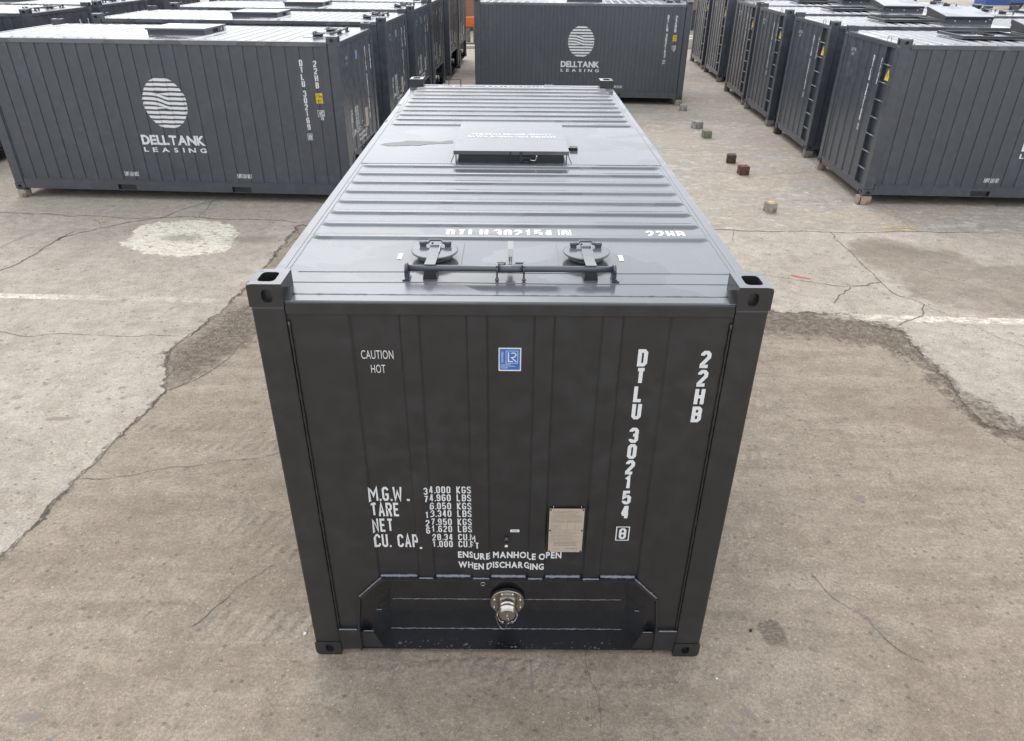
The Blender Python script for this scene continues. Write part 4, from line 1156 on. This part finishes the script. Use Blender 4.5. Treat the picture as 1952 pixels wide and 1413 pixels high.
# ------------------------------------------------------------------ ground
lane = [(-3.45, 8.0), (-3.47, 6.3), (-3.52, 5.4), (-3.57, 4.9), (-3.71, 4.29), (-3.82, 3.85), (-3.50, 3.05), (-3.53, 2.7), (-3.60, 2.2), (-3.66, 1.7), (-3.69, 1.08), (-3.74, .5), (-3.8, -4), (4.75, -4), (4.7, .6), (5.05, 1.6), (5.05, 2.35), (4.72, 2.47), (4.53, 2.55), (4.62, 3.2), (4.65, 3.96), (4.68, 4.45), (4.30, 4.66), (4.24, 4.90), (3.2, 4.95), (1.6, 5.0), (1.5, 8.0)]
wet = [(5.25, 7.42), (5.72, 7.65), (6.12, 7.53), (6.22, 7.12), (6.77, 7.05), (6.9, 6.5), (7.8, 6.55), (7.8, 5.2), (6.6, 4.85), (5.99, 4.8), (5.77, 5.01), (5.52, 5.23), (5.23, 5.45), (5.36, 5.89), (5.17, 6.42), (5.13, 7.0)]
dirt = [(1.4, 5.0), (2.6, 5.15), (3.6, 4.98), (4.30, 4.85), (4.75, 4.55), (4.72, 3.9), (4.72, 3.2), (4.95, 2.65), (5.1, 2.1), (4.75, 2.05), (4.40, 2.7), (4.45, 3.6), (4.2, 4.05), (3.6, 4.25), (3.1, 4.3), (2.6, 4.5), (1.8, 4.6)]
dirtL = [(-3.55, 5.0), (-3.66, 4.3), (-3.85, 3.85), (-3.70, 3.4), (-3.45, 3.05), (-3.15, 3.45), (-2.9, 4.1), (-2.8, 4.7), (-2.9, 5.2)]
oval = [(-5.89, 7.02), (-6.02, 7.78), (-5.75, 8.12), (-5.07, 8.18), (-4.55, 7.99), (-4.33, 7.64), (-4.16, 7.06), (-4.3, 6.75), (-4.9, 6.60), (-5.39, 6.70)]
ovin = [(-5.45, 7.25), (-5.45, 7.55), (-4.95, 7.60), (-4.68, 7.42), (-4.78, 7.15), (-5.1, 7.10)]
def sdf(poly, X, Y):
    P = np.array(poly); n = len(P); d = np.full(X.shape, 1e9); inside = np.zeros(X.shape, bool)
    for k in range(n):
        a, b = P[k], P[(k + 1) % n]; e = b - a
        wx, wy = X - a[0], Y - a[1]
        t = np.clip((wx * e[0] + wy * e[1]) / (e @ e), 0, 1)
        d = np.minimum(d, np.hypot(wx - e[0] * t, wy - e[1] * t))
        c = ((a[1] <= Y) != (b[1] <= Y)) & (X < a[0] + (Y - a[1]) / (b[1] - a[1] + 1e-12) * e[0]); inside ^= c
    return np.where(inside, d, -d)
gx = np.concatenate([[-300, -150, -80, -50, -35, -25, -18, -14], np.arange(-11.5, 10.51, .09), [13, 18, 25, 35, 50, 80, 150, 300]])
gy = np.concatenate([[-60, -30, -15, -8, -4], np.arange(-2.0, 19.01, .09), np.arange(19.5, 34, .5), [36, 40, 50, 65, 90, 140, 220, 400]])
GX, GY = np.meshgrid(gx, gy, indexing='ij')
GZ = np.zeros_like(GX)
nx, ny = GX.shape
V = np.stack([GX.ravel(), GY.ravel(), GZ.ravel()], 1)
ii = np.arange(nx * ny).reshape(nx, ny)
F = np.stack([ii[:-1, :-1].ravel(), ii[1:, :-1].ravel(), ii[1:, 1:].ravel(), ii[:-1, 1:].ravel()], 1)
gm = bpy.data.meshes.new('ground'); gm.vertices.add(len(V)); gm.vertices.foreach_set('co', V.ravel())
gm.loops.add(F.size); gm.loops.foreach_set('vertex_index', F.ravel()); gm.polygons.add(len(F))
gm.polygons.foreach_set('loop_start', np.arange(0, F.size, 4)); gm.polygons.foreach_set('loop_total', np.full(len(F), 4)); gm.update(calc_edges=True)
for nm_, poly in (('lane', lane), ('wet', wet), ('dirt', dirt), ('dirtL', dirtL), ('oval', oval), ('ovin', ovin)):
    a = gm.attributes.new(nm_, 'FLOAT', 'POINT'); a.data.foreach_set('value', np.clip(sdf(poly, GX, GY), -3, 3).ravel().astype(np.float32))

def ground_mat():
    m, nt, b = newmat('weathered concrete yard'); g = NG(nt)
    w = g.coord(); sep = nt.nodes.new('ShaderNodeSeparateXYZ'); nt.links.new(w, sep.inputs[0]); X, Y = sep.outputs[0], sep.outputs[1]
    nL = g.noise(w, .55, 5, .6); nM = g.noise(w, 2.6, 6, .62); nS = g.noise(w, 16, 6, .65); nF = g.noise(w, 95, 4, .65)
    nE = g.noise(w, 5.5, 7, .7); nE2 = g.noise(w, 28, 5, .7)
    edge = g.math('ADD', g.math('MULTIPLY', g.math('SUBTRACT', nE, .5), .30), g.math('MULTIPLY', g.math('SUBTRACT', nE2, .5), .07))
    edgeb = g.math('MULTIPLY', edge, 3.0)
    # pale slabs
    slab = g.mix(g.rng(nL, .32, .62), (0.312, 0.278, 0.239), (0.378, 0.343, 0.298))
    slab = g.mix(g.math('MULTIPLY', g.rng(nM, .45, .72), .65), slab, (0.242, 0.206, 0.169))
    # brown lane with dragged streaks of dirt
    ws = g.coord((1.0, 5.0, 1), (0, 0, R(12))); st = g.noise(ws, .9, 6, .62, .6); st2 = g.noise(g.coord((1.2, 9.0, 1), (0, 0, R(-14))), 1.3, 5, .6, .4)
    ln = g.mix(g.rng(st, .32, .68), (0.215, 0.178, 0.140), (0.293, 0.251, 0.206))
    ln = g.mix(g.math('MULTIPLY', g.rng(st2, .55, .72), .55), ln, (0.312, 0.274, 0.228))
    ln = g.mix(g.math('MULTIPLY', g.rng(nL, .52, .66), .55), ln, (0.176, 0.140, 0.107))
    ln = g.mix(g.math('MULTIPLY', g.rng(nS, .5, .7), .25), ln, (0.149, 0.118, 0.089))
    # far yard: greyer, patchy, with pale scabs
    fy_ = g.mix(g.rng(nM, .35, .65), (0.199, 0.184, 0.168), (0.273, 0.251, 0.228))
    sc_ = g.noise(g.coord((.9, 2.4, 1)), 1.5, 6, .65, .8)
    fy_ = g.mix(g.rng(sc_, .56, .61, 0, .85), fy_, (0.367, 0.336, 0.287))
    fy_ = g.mix(g.math('MULTIPLY', g.rng(nL, .48, .60), .6), fy_, (0.227, 0.183, 0.140))
    fy_ = g.mix(g.rng(g.noise(g.coord((.8, 2.2, 1), (0, 0, .4)), 1.1, 5, .6), .62, .70, 0, .6), fy_, (0.117, 0.111, 0.103))
    fy_ = g.mix(g.rng(g.noise(g.coord((.7, 1.6, 1), (0, 0, -.3)), .8, 4, .6), .48, .60, 0, .75), fy_, (.285, .238, .186))
    fy_ = g.mix(g.rng(g.noise(g.coord((1.2, 3.0, 1)), 3.1, 5, .7, .5), .585, .62, 0, .85), fy_, (.42, .395, .35))
    far = g.rng(g.math('ADD', Y, g.math('MULTIPLY', g.math('SUBTRACT', nE2, .5), .06)), 7.90, 7.93)
    far = g.math('MULTIPLY', far, g.rng(X, .2, .5))
    farL = g.math('MULTIPLY', g.rng(Y, 8.2, 8.35), g.rng(X, .5, .2))
    lm = g.rng(g.math('ADD', g.attr('lane'), edge), -.004, .010); fy_ = g.mix(.14, fy_, (.62, .59, .54))
    c = g.mix(lm, slab, ln)
    c = g.mix(far, c, fy_); c = g.mix(g.math('MULTIPLY', farL, .45), c, fy_)
    wet_m = g.rng(g.math('ADD', g.attr('wet'), g.math('MULTIPLY', edgeb, .7)), -.05, .10); wet_m = g.math('MULTIPLY', wet_m, g.rng(g.noise(w, 1.4, 5, .65), .30, .55, .45, 1.0))
    c = g.mix(g.math('MULTIPLY', wet_m, .82), c, g.mix(g.rng(nM, .35, .65), (0.149, 0.118, 0.089), (0.218, 0.183, 0.147)))
    dm = g.math('MAXIMUM', g.rng(g.math('ADD', g.attr('dirt'), edgeb), .0, .14), g.rng(g.math('ADD', g.attr('dirtL'), edgeb), .0, .2))
    dm = g.math('MULTIPLY', dm, g.rng(nS, .30, .60))
    dcol = g.mix(g.rng(nF, .35, .65), (0.071, 0.052, 0.036), (0.203, 0.159, 0.114))
    c = g.mix(g.math('MULTIPLY', dm, .95), c, dcol)
    # thin dark seam where the lane meets the slabs
    seam = g.math('ABSOLUTE', g.math('ADD', g.attr('lane'), edge)); seam = g.math('MULTIPLY', g.rng(seam, .022, .006), g.math('SUBTRACT', 1.0, far))
    seam = g.math('MULTIPLY', seam, g.rng(nM, .40, .52))
    c = g.mix(g.math('MULTIPLY', seam, .8), c, (0.094, 0.076, 0.059))
    # worn white paint : oval blob and two cross lines
    wear = g.rng(g.math('ADD', g.math('MULTIPLY', g.noise(g.coord((1, 2.6, 1), (0, 0, .25)), 7, 6, .75), .8), g.math('MULTIPLY', nF, .2)), .425, .475)
    ov = g.rng(g.math('ADD', g.attr('oval'), g.math('MULTIPLY', edgeb, .6)), .0, .03)
    oi = g.rng(g.math('ADD', g.attr('ovin'), g.math('MULTIPLY', edgeb, .5)), .0, .14, 1, .15)
    pm = g.math('MULTIPLY', g.math('MULTIPLY', ov, oi), wear)
    def band(y0, slope, x0, hw, xa, xb):
        yc_ = g.math('ADD', g.math('MULTIPLY', g.math('SUBTRACT', X, x0), slope), y0)
        d = g.math('ABSOLUTE', g.math('SUBTRACT', Y, yc_)); mk = g.rng(d, hw + .006, hw - .006)
        mk = g.math('MULTIPLY', mk, g.math('MULTIPLY', g.rng(X, xa, xa + .1), g.rng(X, xb, xb - .4)))
        return mk
    lw = g.rng(g.math('ADD', g.math('MULTIPLY', nE, .55), g.math('MULTIPLY', g.noise(g.coord((.6, 6, 1)), 9, 5, .7), .45)), .46, .54)
    b1 = g.math('MULTIPLY', band(5.25, -.035, -6.6, .068, -9.5, -5.4), g.rng(lw, 0, 1, .25, 1)); b1b = g.math('MULTIPLY', band(5.25, -.035, -6.6, .068, -6, -3.55), g.math('MULTIPLY', lw, .35))
    b2 = g.math('MULTIPLY', band(4.80, -.045, 4.7, .085, 4.05, 12), lw)
    pm = g.math('MAXIMUM', g.math('MAXIMUM', pm, b1), g.math('MAXIMUM', b1b, g.math('MULTIPLY', b2, .85)))
    c = g.mix(pm, c, (.62, .59, .51))
    # spots: oil, chewing gum, pits, pale chips
    sp1 = g.math('MULTIPLY', g.rng(g.voro(g.coord((1, 1, .2)), 2.3, dims='2D'), .085, .050), g.rng(g.noise(w, 2.9, 2), .47, .53))
    sp2 = g.math('MULTIPLY', g.rng(g.voro(g.coord((1.0, 1.3, .2)), 6.0, dims='2D'), .115, .070), g.rng(g.noise(w, 5.1, 2), .47, .53))
    c = g.mix(g.math('MULTIPLY', sp1, .6), c, (0.156, 0.137, 0.122)); c = g.mix(g.math('MULTIPLY', sp2, .75), c, (0.133, 0.114, 0.095))
    ch = g.math('MULTIPLY', g.rng(g.voro(w, 12, dims='2D'), .085, .05), g.rng(g.noise(w, 6.3, 2), .50, .56))
    c = g.mix(g.math('MULTIPLY', ch, .7), c, (0.406, 0.381, 0.338))
    # uneven tone and exposed grit
    v1 = g.rng(g.noise(w, 7.5, 7, .72), .30, .70, .74, 1.24); v2 = g.rng(g.noise(w, 42, 5, .75), .32, .68, .62, 1.36); v3 = g.rng(g.noise(w, 150, 3, .7), .34, .66, .70, 1.28)
    vv = g.math('MULTIPLY', g.math('MULTIPLY', v1, v2), v3)
    cmb = nt.nodes.new('ShaderNodeCombineColor')
    for q_ in range(3): nt.links.new(vv, cmb.inputs[q_])
    c = g.mix(.85, c, cmb.outputs[0], 'MULTIPLY')
    sp3 = g.math('MULTIPLY', g.rng(g.voro(w, 34, dims='2D'), .16, .10), g.rng(g.noise(w, 3.3, 3), .46, .56))
    c = g.mix(g.math('MULTIPLY', sp3, .45), c, (.075, .062, .050))
    # individual stains and smears
    def spot(x, y, rx, ry, rot=0.0, soft=.35, jag=.9):
        dx = g.math('SUBTRACT', X, x); dy = g.math('SUBTRACT', Y, y); ca, sa = math.cos(R(rot)), math.sin(R(rot))
        u = g.math('DIVIDE', g.math('ADD', g.math('MULTIPLY', dx, ca), g.math('MULTIPLY', dy, sa)), rx)
        v = g.math('DIVIDE', g.math('SUBTRACT', g.math('MULTIPLY', dy, ca), g.math('MULTIPLY', dx, sa)), ry)
        d = g.math('POWER', g.math('ADD', g.math('POWER', g.math('ABSOLUTE', u), 3.0), g.math('POWER', g.math('ABSOLUTE', v), 3.0)), .333)
        d = g.math('ADD', d, g.math('MULTIPLY', g.math('SUBTRACT', nE2, .5), jag))
        return g.rng(d, 1.0 + soft / 2, 1.0 - soft / 2)
    tread_n = g.rng(g.noise(g.coord((1, 3, 1), (0, 0, .5)), 30, 3, .6), .38, .55, .25, 1)
    c = g.mix(g.math('MULTIPLY', g.math('MULTIPLY', spot(1.757, .185, .083, .10, 4, .25, .7), tread_n), .85), c, (.085, .072, .062))
    stn = None
    for q_ in ((-.09, -.085, .065, .014, -4), (.00, -.105, .030, .010, -45), (.028, -.20, .010, .05, 3), (.15, -.15, .007, .13, 2), (-2.79, -.43, .075, .032, 8), (-2.58, -.58, .05, .014, -25), (1.43, -.38, .04, .018, -50), (1.30, -.50, .055, .022, -48), (-1.99, .25, .014, .07, -20), (2.45, .28, .010, .15, 32), (-4.92, 2.91, .055, .04, 0), (-4.3, 2.55, .12, .03, 5), (-4.6, 1.9, .16, .03, 8), (2.9, 1.5, .05, .04, 0)):
        m_ = spot(*q_); stn = m_ if stn is None else g.math('MAXIMUM', stn, m_)
    c = g.mix(g.math('MULTIPLY', stn, .62), c, (.155, .148, .145))
    dk = g.math('MAXIMUM', spot(6.0, 7.1, .55, .25, -5, 1.2, 1.2), spot(-4.0, 7.3, .35, .15, 5, 1.2, 1.2))
    c = g.mix(g.math('MULTIPLY', dk, .5), c, (.12, .095, .072))
    # grain
    c = g.mix(g.rng(nF, .25, .75, .0, .30), c, g.mix(.5, c, (0.140, 0.114, 0.089)))
    c = g.mix(g.rng(g.noise(w, 240, 2, .5), .62, .72, 0, .35), c, (0.406, 0.374, 0.331))
    c = g.mix(1.0, c, (1.045, 1.01, .955), 'MULTIPLY')
    g.set(b, 'Base Color', c)
    rgh = g.rng(nM, .3, .7, .78, .92); rgh = g.math('SUBTRACT', rgh, g.math('MULTIPLY', wet_m, .12)); g.set(b, 'Roughness', rgh)
    b.inputs['Specular IOR Level'].default_value = .35
    tread = nt.nodes.new('ShaderNodeTexWave'); tread.bands_direction = 'X'; tread.inputs['Scale'].default_value = 3.2; tread.inputs['Distortion'].default_value = 2.5; tread.inputs['Detail'].default_value = 2
    nt.links.new(g.coord((1, 1, 1), (0, 0, R(20))), tread.inputs['Vector'])
    tm = g.rng(g.noise(g.coord((.5, 3.2, 1), (0, 0, R(12))), 1.0, 2), .55, .62)
    tr_ = g.math('MULTIPLY', g.math('MULTIPLY', tread.outputs['Fac'], tm), g.math('MULTIPLY', lm, g.math('SUBTRACT', 1.0, far)))
    h = g.math('ADD', g.math('MULTIPLY', nS, .5), g.math('MULTIPLY', nF, .35)); h = g.math('ADD', h, g.math('MULTIPLY', dm, g.math('MULTIPLY', nF, 1.8)))
    h = g.math('SUBTRACT', h, g.math('MULTIPLY', seam, 1.2)); h = g.math('ADD', h, g.math('MULTIPLY', tr_, .7))
    h = g.math('SUBTRACT', h, g.math('MULTIPLY', g.math('SUBTRACT', 1.0, lm), -.8))
    g.bump(h, .9, .016, b)
    return m
gm.materials.append(ground_mat())
ground = link('ground', gm); tag(ground, 'weathered pale concrete yard with a browner dusty lane and worn white paint', kind='structure')

# cracks: ragged dark strips lying in the slabs
CRACK = plain('crack filled with dark earth', (.15, .122, .095), .95, 0, .5, 50, .5)
def ragged(pts, w0, w1, mb, seed, z=.004, amp=.05, step=.02):
    rr = np.random.default_rng(seed); P = [np.array(p, float) for p in pts]
    for _ in range(4):
        Q = [P[0]]
        for a, b in zip(P[:-1], P[1:]):
            d = b - a; l = np.hypot(*d); n = np.array([-d[1], d[0]]) / max(l, 1e-6)
            if l > step: Q.append((a + b) / 2 + n * rr.normal() * l * amp)
            Q.append(b)
        P = Q
    prev = None; m = len(P); WS = .62 if amp == .05 else 1.0
    for k, p in enumerate(P):
        d = P[min(k + 1, m - 1)] - P[max(k - 1, 0)]; d /= max(1e-6, np.hypot(*d)); n = np.array([-d[1], d[0]])
        t = k / (m - 1); w = (w0 + (w1 - w0) * t) * rr.uniform(.2, 1.1) * WS
        if k in (0, m - 1): w *= .2
        i = mb.add([(p[0] - n[0] * w / 2, p[1] - n[1] * w / 2, z), (p[0] + n[0] * w / 2, p[1] + n[1] * w / 2, z)])
        if prev: mb.face((prev[0], i[0], i[1], prev[1]))
        prev = i
cracks = [
 ([(-11, 8.75), (-8.62, 8.47), (-7.29, 8.31), (-6.23, 8.23), (-5.17, 8.31), (-4.15, 8.24), (-3.5, 8.10)], .035, .03),
 ([(-7.6, 5.6), (-7.08, 6.05), (-6.97, 6.54), (-6.94, 7.32), (-6.57, 7.76), (-6.16, 8.09), (-5.77, 8.34), (-5.52, 8.86), (-5.3, 9.18)], .05, .03),
 ([(-6.94, 7.2), (-6.9, 7.6)], .10, .03),
 ([(-6.89, 8.22), (-6.55, 7.76)], .03, .012), ([(-7.62, 6.9), (-7.57, 7.18), (-7.51, 7.39), (-7.44, 7.57)], .02, .01),
 ([(-5.2, 8.31), (-5.25, 8.86), (-5.29, 9.24)], .02, .03), ([(-7.6, 7.3), (-8.4, 7.2)], .012, .006),
 ([(-7.5, 4.33), (-5.95, 4.27), (-5.03, 4.23), (-4.33, 4.18), (-3.74, 4.15)], .016, .014),
 ([(-3.42, 8.02), (-3.45, 6.91), (-3.47, 6.32), (-3.52, 5.42), (-3.57, 4.9), (-3.71, 4.29), (-3.80, 3.95)], .018, .014),
 ([(-3.05, 4.07), (-3.12, 3.6), (-3.29, 3.24), (-3.47, 3.06)], .012, .03),
 ([(-3.50, 3.05), (-3.53, 2.7), (-3.60, 2.2), (-3.66, 1.7), (-3.69, 1.08), (-3.74, .5), (-3.76, 0)], .018, .014),
 ([(1.5, 7.95), (3.63, 7.91), (4.57, 7.88), (5.18, 7.85), (6.47, 7.90), (8.3, 7.84), (11, 7.8)], .05, .025),
 ([(5.18, 7.85), (5.13, 7.26), (5.13, 6.79), (5.11, 6.35), (5.09, 5.88), (5.12, 5.45), (5.33, 5.2), (5.16, 4.89), (4.9, 4.73), (4.69, 4.6)], .025, .03),
 ([(5.09, 5.88), (4.61, 5.75), (4.33, 5.44), (4.18, 5.2)], .05, .03), ([(3.3, 6.25), (3.66, 6.05), (4.13, 5.87), (4.57, 5.72)], .012, .025),
 ([(6.68, 9.27), (6.61, 8.35), (6.66, 7.93)], .012, .012), ([(5.33, 5.2), (5.6, 4.7), (5.75, 4.3), (6.0, 4.0)], .014, .004),
 ([(4.24, 4.90), (4.36, 4.62), (4.68, 4.45), (4.65, 3.96), (4.62, 3.2), (4.53, 2.55), (4.72, 2.40)], .018, .014),
 ([(3.63, 7.91), (3.45, 7.3)], .02, .012), ([(4.75, 2.40), (4.95, 2.2), (5.0, 1.8)], .05, .05), ([(4.72, 2.44), (5.1, 2.5)], .03, .02), ([(4.9, 2.2), (5.2, 2.15)], .02, .02),
 ([(.53, .10), (.50, -.10), (.56, -.30), (.54, -.50), (.60, -.80)], .006, .006), ([(-1.3, 2.2), (-2.4, 1.95), (-3.3, 1.72), (-3.62, 1.68)], .006, .014),
 ([(-2.1, .20), (-1.9, .55), (-1.72, .75)], .012, .006), ([(2.2, .72), (2.45, .30), (2.66, -.05)], .006, .010), ([(1.9, 3.2), (2.8, 2.6), (3.3, 2.3)], .006, .004),
 ([(2.3, 11.6), (4.0, 11.45), (6.3, 11.3)], .012, .016), ([(2.0, 16.5), (4.6, 16.4), (6.6, 16.1)], .02, .014), ([(4.55, 9.55), (6.1, 9.40)], .02, .012),
 ([(2.3, 8.3), (2.6, 9.6), (2.9, 11.4)], .01, .006),
]
for k, (pts, a, b_) in enumerate(cracks):
    mb = MB(); ragged(pts, a, b_, mb, 100 + k)
    o = link('crack', mb.mesh('crack', CRACK)); tag(o, kind='structure')
RED = plain('faded red paint', (.55, .16, .13), .8, 0, .3, 60)
mb = MB(); ragged([(3.92, 6.10), (4.08, 6.02), (4.16, 5.97)], .07, .05, mb, 56, .0045, .1, .02); o = link('paint_mark', mb.mesh('paint_mark', RED)); tag(o, kind='structure')
mb = MB(); ragged([(6.1, 8.02), (6.35, 8.08), (6.65, 8.0)], .03, .04, mb, 57, .0055, .1, .02); o = link('paint_mark', mb.mesh('paint_mark', YELLOW)); tag(o, kind='structure')

# loose grit and stones
GRIT = plain('grit', (.40, .36, .31), .9, 0, .85, 40)
mb = MB(); rg = np.random.default_rng(11)
def stone(x, y, r):
    hgt = r * rg.uniform(.5, .9); n = 5; a0 = rg.uniform(0, 6.28)
    lo = mb.add([(x + r * math.cos(a0 + 2 * math.pi * k / n) * rg.uniform(.7, 1.1), y + r * math.sin(a0 + 2 * math.pi * k / n) * rg.uniform(.7, 1.1), -.0005) for k in range(n)])
    hi = mb.add([(x + r * .6 * math.cos(a0 + .3 + 2 * math.pi * k / n), y + r * .6 * math.sin(a0 + .3 + 2 * math.pi * k / n), hgt * rg.uniform(.7, 1.1)) for k in range(n)])
    for k in range(n): mb.face((lo[k], lo[(k + 1) % n], hi[(k + 1) % n], hi[k]))
    mb.face(hi)
def inside(p, poly):
    c = False; n = len(poly)
    for k in range(n):
        a, b = poly[k], poly[(k + 1) % n]
        if (a[1] <= p[1]) != (b[1] <= p[1]) and p[0] < a[0] + (p[1] - a[1]) / (b[1] - a[1]) * (b[0] - a[0]): c = not c
    return c
for _ in range(3200):
    x, y = rg.uniform(-7, 7.5), rg.uniform(-.9, 9)
    if abs(x) < 1.25 and 0 < y < 6.1: continue
    stone(x, y, .0025 + abs(rg.normal()) * .0035)
k = 0
while k < 2600:
    x, y = rg.uniform(1.3, 5.1), rg.uniform(2.0, 5.1)
    if rg.random() < .3: x, y = rg.uniform(-3.9, -2.8), rg.uniform(3.0, 5.2)
    if inside((x, y), dirt) or inside((x, y), dirtL): stone(x, y, .003 + abs(rg.normal()) * .006)
    k += 1
o = link('loose_grit', mb.mesh('loose_grit', GRIT)); tag(o, kind='stuff'); o['label'] = 'loose grit and small stones on the concrete'
peb = [(-1.335, .155, .016, 'small white pebble by the lower left corner of the middle container'), (1.30, -.155, .009, 'tiny white stone in front of the lower right corner of the middle container')]
for x, y, r_, lab in peb:
    mb = MB(); stone(x, y, r_); o = link('pebble', mb.mesh('pebble', WHITE)); tag(o, lab, 'pebble')
mb = MB(); stone(1.615, .20, .015); o = link('pebble', mb.mesh('pebble', WOOD_DARK)); tag(o, 'dark brown pebble left of the square tyre print', 'pebble')

# ------------------------------------------------------------------ things at the far end
BRICKR = plain('faded orange brown sheet', (.30, .135, .085), .6, 0, .2, 3, .2)
b_ = bpy.data.objects.new('freight_container', None); COL.objects.link(b_); b_.location = (-4.2, 39.5, 0)
mb = MB(); xs_ = np.arange(0, 6.01, .12); rows = []
for k, x in enumerate(xs_):
    y = 0 if (k // 2) % 2 == 0 else .04
    rows.append(mb.add([(x, y, .2), (x, y, 5.0)]))
for a, b2_ in zip(rows[:-1], rows[1:]): mb.face((a[0], b2_[0], b2_[1], a[1]))
mb.box((0, .06, .2), (6, 2.4, 5.0)); link('wall', mb.mesh('wall', BRICKR), b_)
mb = MB(); mb.box((0, -.03, .0), (6, .05, .2)); link('sill', mb.mesh('sill', WOOD_DARK), b_)
tag(b_, 'orange brown corrugated containers stacked behind the end of the left row', 'container')
ORANGE = plain('bright orange paint', (.75, .17, .04), .5)
mb = MB(); mb.box((-2.35, 33.6, .75), (-1.55, 33.9, 1.15)); mb.disc_stack((-1.95, 33.6, .95), (0, -1, 0), [(0, .13), (.02, .13)], 16)
o = link('machine', mb.mesh('machine', ORANGE)); tag(o, 'orange machine housing at the far end of the left row', 'machine')
mb = MB(); mb.box((-2.3, 33.65, .05), (-2.0, 33.85, .75)); mb.box((-1.85, 33.6, 0), (-1.45, 34.0, .72)); link('stand', mb.mesh('stand', WOOD_GREY), o)
KERB = plain('pale kerb', (.62, .58, .50), .8, 0, .15, 6)
mb = MB(); mb.box((-40, 31.6, 0), (7.2, 31.95, .13)); o = link('kerb', mb.mesh('kerb', KERB, .02)); tag(o, 'pale concrete kerb crossing behind the rows', 'kerb', kind='structure')
mb = MB(); mb.box((-40, 32.6, 0), (60, 33.0, .10)); o = link('kerb', mb.mesh('kerb', WOOD_DARK, .02)); tag(o, kind='structure')
# grey wall, pale post and concrete blocks right of the crosswise container
GREYW = plain('grey rendered wall', (.20, .215, .215), .8, 0, .2, 2)
b_ = bpy.data.objects.new('building', None); COL.objects.link(b_); b_.location = (6.0, 41, 0)
mb = MB(); mb.box((0, 0, 1.8), (8, 8, 7)); link('wall', mb.mesh('wall', GREYW), b_)
mb = MB(); mb.box((0, -.05, 1.05), (8, 7.9, 1.8)); link('band', mb.mesh('band', plain('dusky pink band', (.27, .17, .15), .8)), b_)
mb = MB(); mb.box((0, .0, 0), (8, 8, 1.05)); link('plinth', mb.mesh('plinth', plain('dark plinth', (.05, .055, .06), .8)), b_)
tag(b_, 'grey building with a dusky pink band seen through the gap at the top right', 'building')
mb = MB(); mb.tube([(9.05, 36.5, 0), (9.05, 36.5, 9)], .13, 12); o = link('lamp_post', mb.mesh('lamp_post', plain('pale green post', (.50, .52, .36), .6))); tag(o, 'pale green upright post in the gap beyond the crosswise container', 'post')
for k in range(2):
    mb = MB(); mb.box((8.1 - k * .1, 33.4 - k * 1.1, 0), (9.6 - k * .1, 33.9 - k * 1.1, .42)); o = link('concrete_barrier', mb.mesh('concrete_barrier', KERB, .03))
    tag(o, ['farther low white concrete barrier in the gap at the end of the right lane', 'nearer low white concrete barrier in the gap at the end of the right lane'][k], 'barrier')
# lorry cab and blue skip, far top right
CABW = plain('white lorry paint', (.78, .78, .74), .35); BLUEP = plain('blue skip paint', (.04, .11, .36), .5, 0, .3, 2)
GLASS = plain('dark window glass', (.03, .035, .04), .1)
c_ = bpy.data.objects.new('lorry', None); COL.objects.link(c_); c_.location = (40.4, 60, 0)
mb = MB(); mb.box((0, 0, .8), (2.1, 2.2, 2.9)); link('cab', mb.mesh('cab', CABW, .12), c_)
mb = MB(); mb.box((.25, -.012, 1.95), (1.85, .03, 2.6)); link('windscreen', mb.mesh('windscreen', GLASS), c_)
mb = MB(); mb.box((2.1, .05, .7), (7.5, 2.15, 1.1)); link('flatbed', mb.mesh('flatbed', STEELD), c_)
mb = MB(); mb.box((-.02, -.03, .55), (2.12, .0, .85)); link('bumper', mb.mesh('bumper', BLUEP), c_)
for k, (xx, yy) in enumerate(((.45, -.02), (1.6, -.02), (4.2, -.02), (5.6, -.02))):
    mb = MB(); mb.disc_stack((xx, yy, .5), (0, 1, 0), [(0, .42), (.05, .5), (.28, .5)], 20); link('wheel', mb.mesh('wheel', RUBBER), c_)
tag(c_, 'white lorry cab parked beyond the right row', 'lorry')
s_ = bpy.data.objects.new('skip', None); COL.objects.link(s_); s_.location = (42.2, 66.5, 0)
mb = MB(); mb.prism([(0, 0), (2.4, 0), (2.7, 3.0), (-.3, 3.0)], 1, 0, 1.8); link('body', mb.mesh('body', BLUEP), s_)
mb = MB(); mb.box((-.35, -.06, 2.86), (2.75, 0, 3.0)); link('rim', mb.mesh('rim', BLUEP), s_)
tag(s_, 'blue steel skip standing beyond the right row', 'skip')
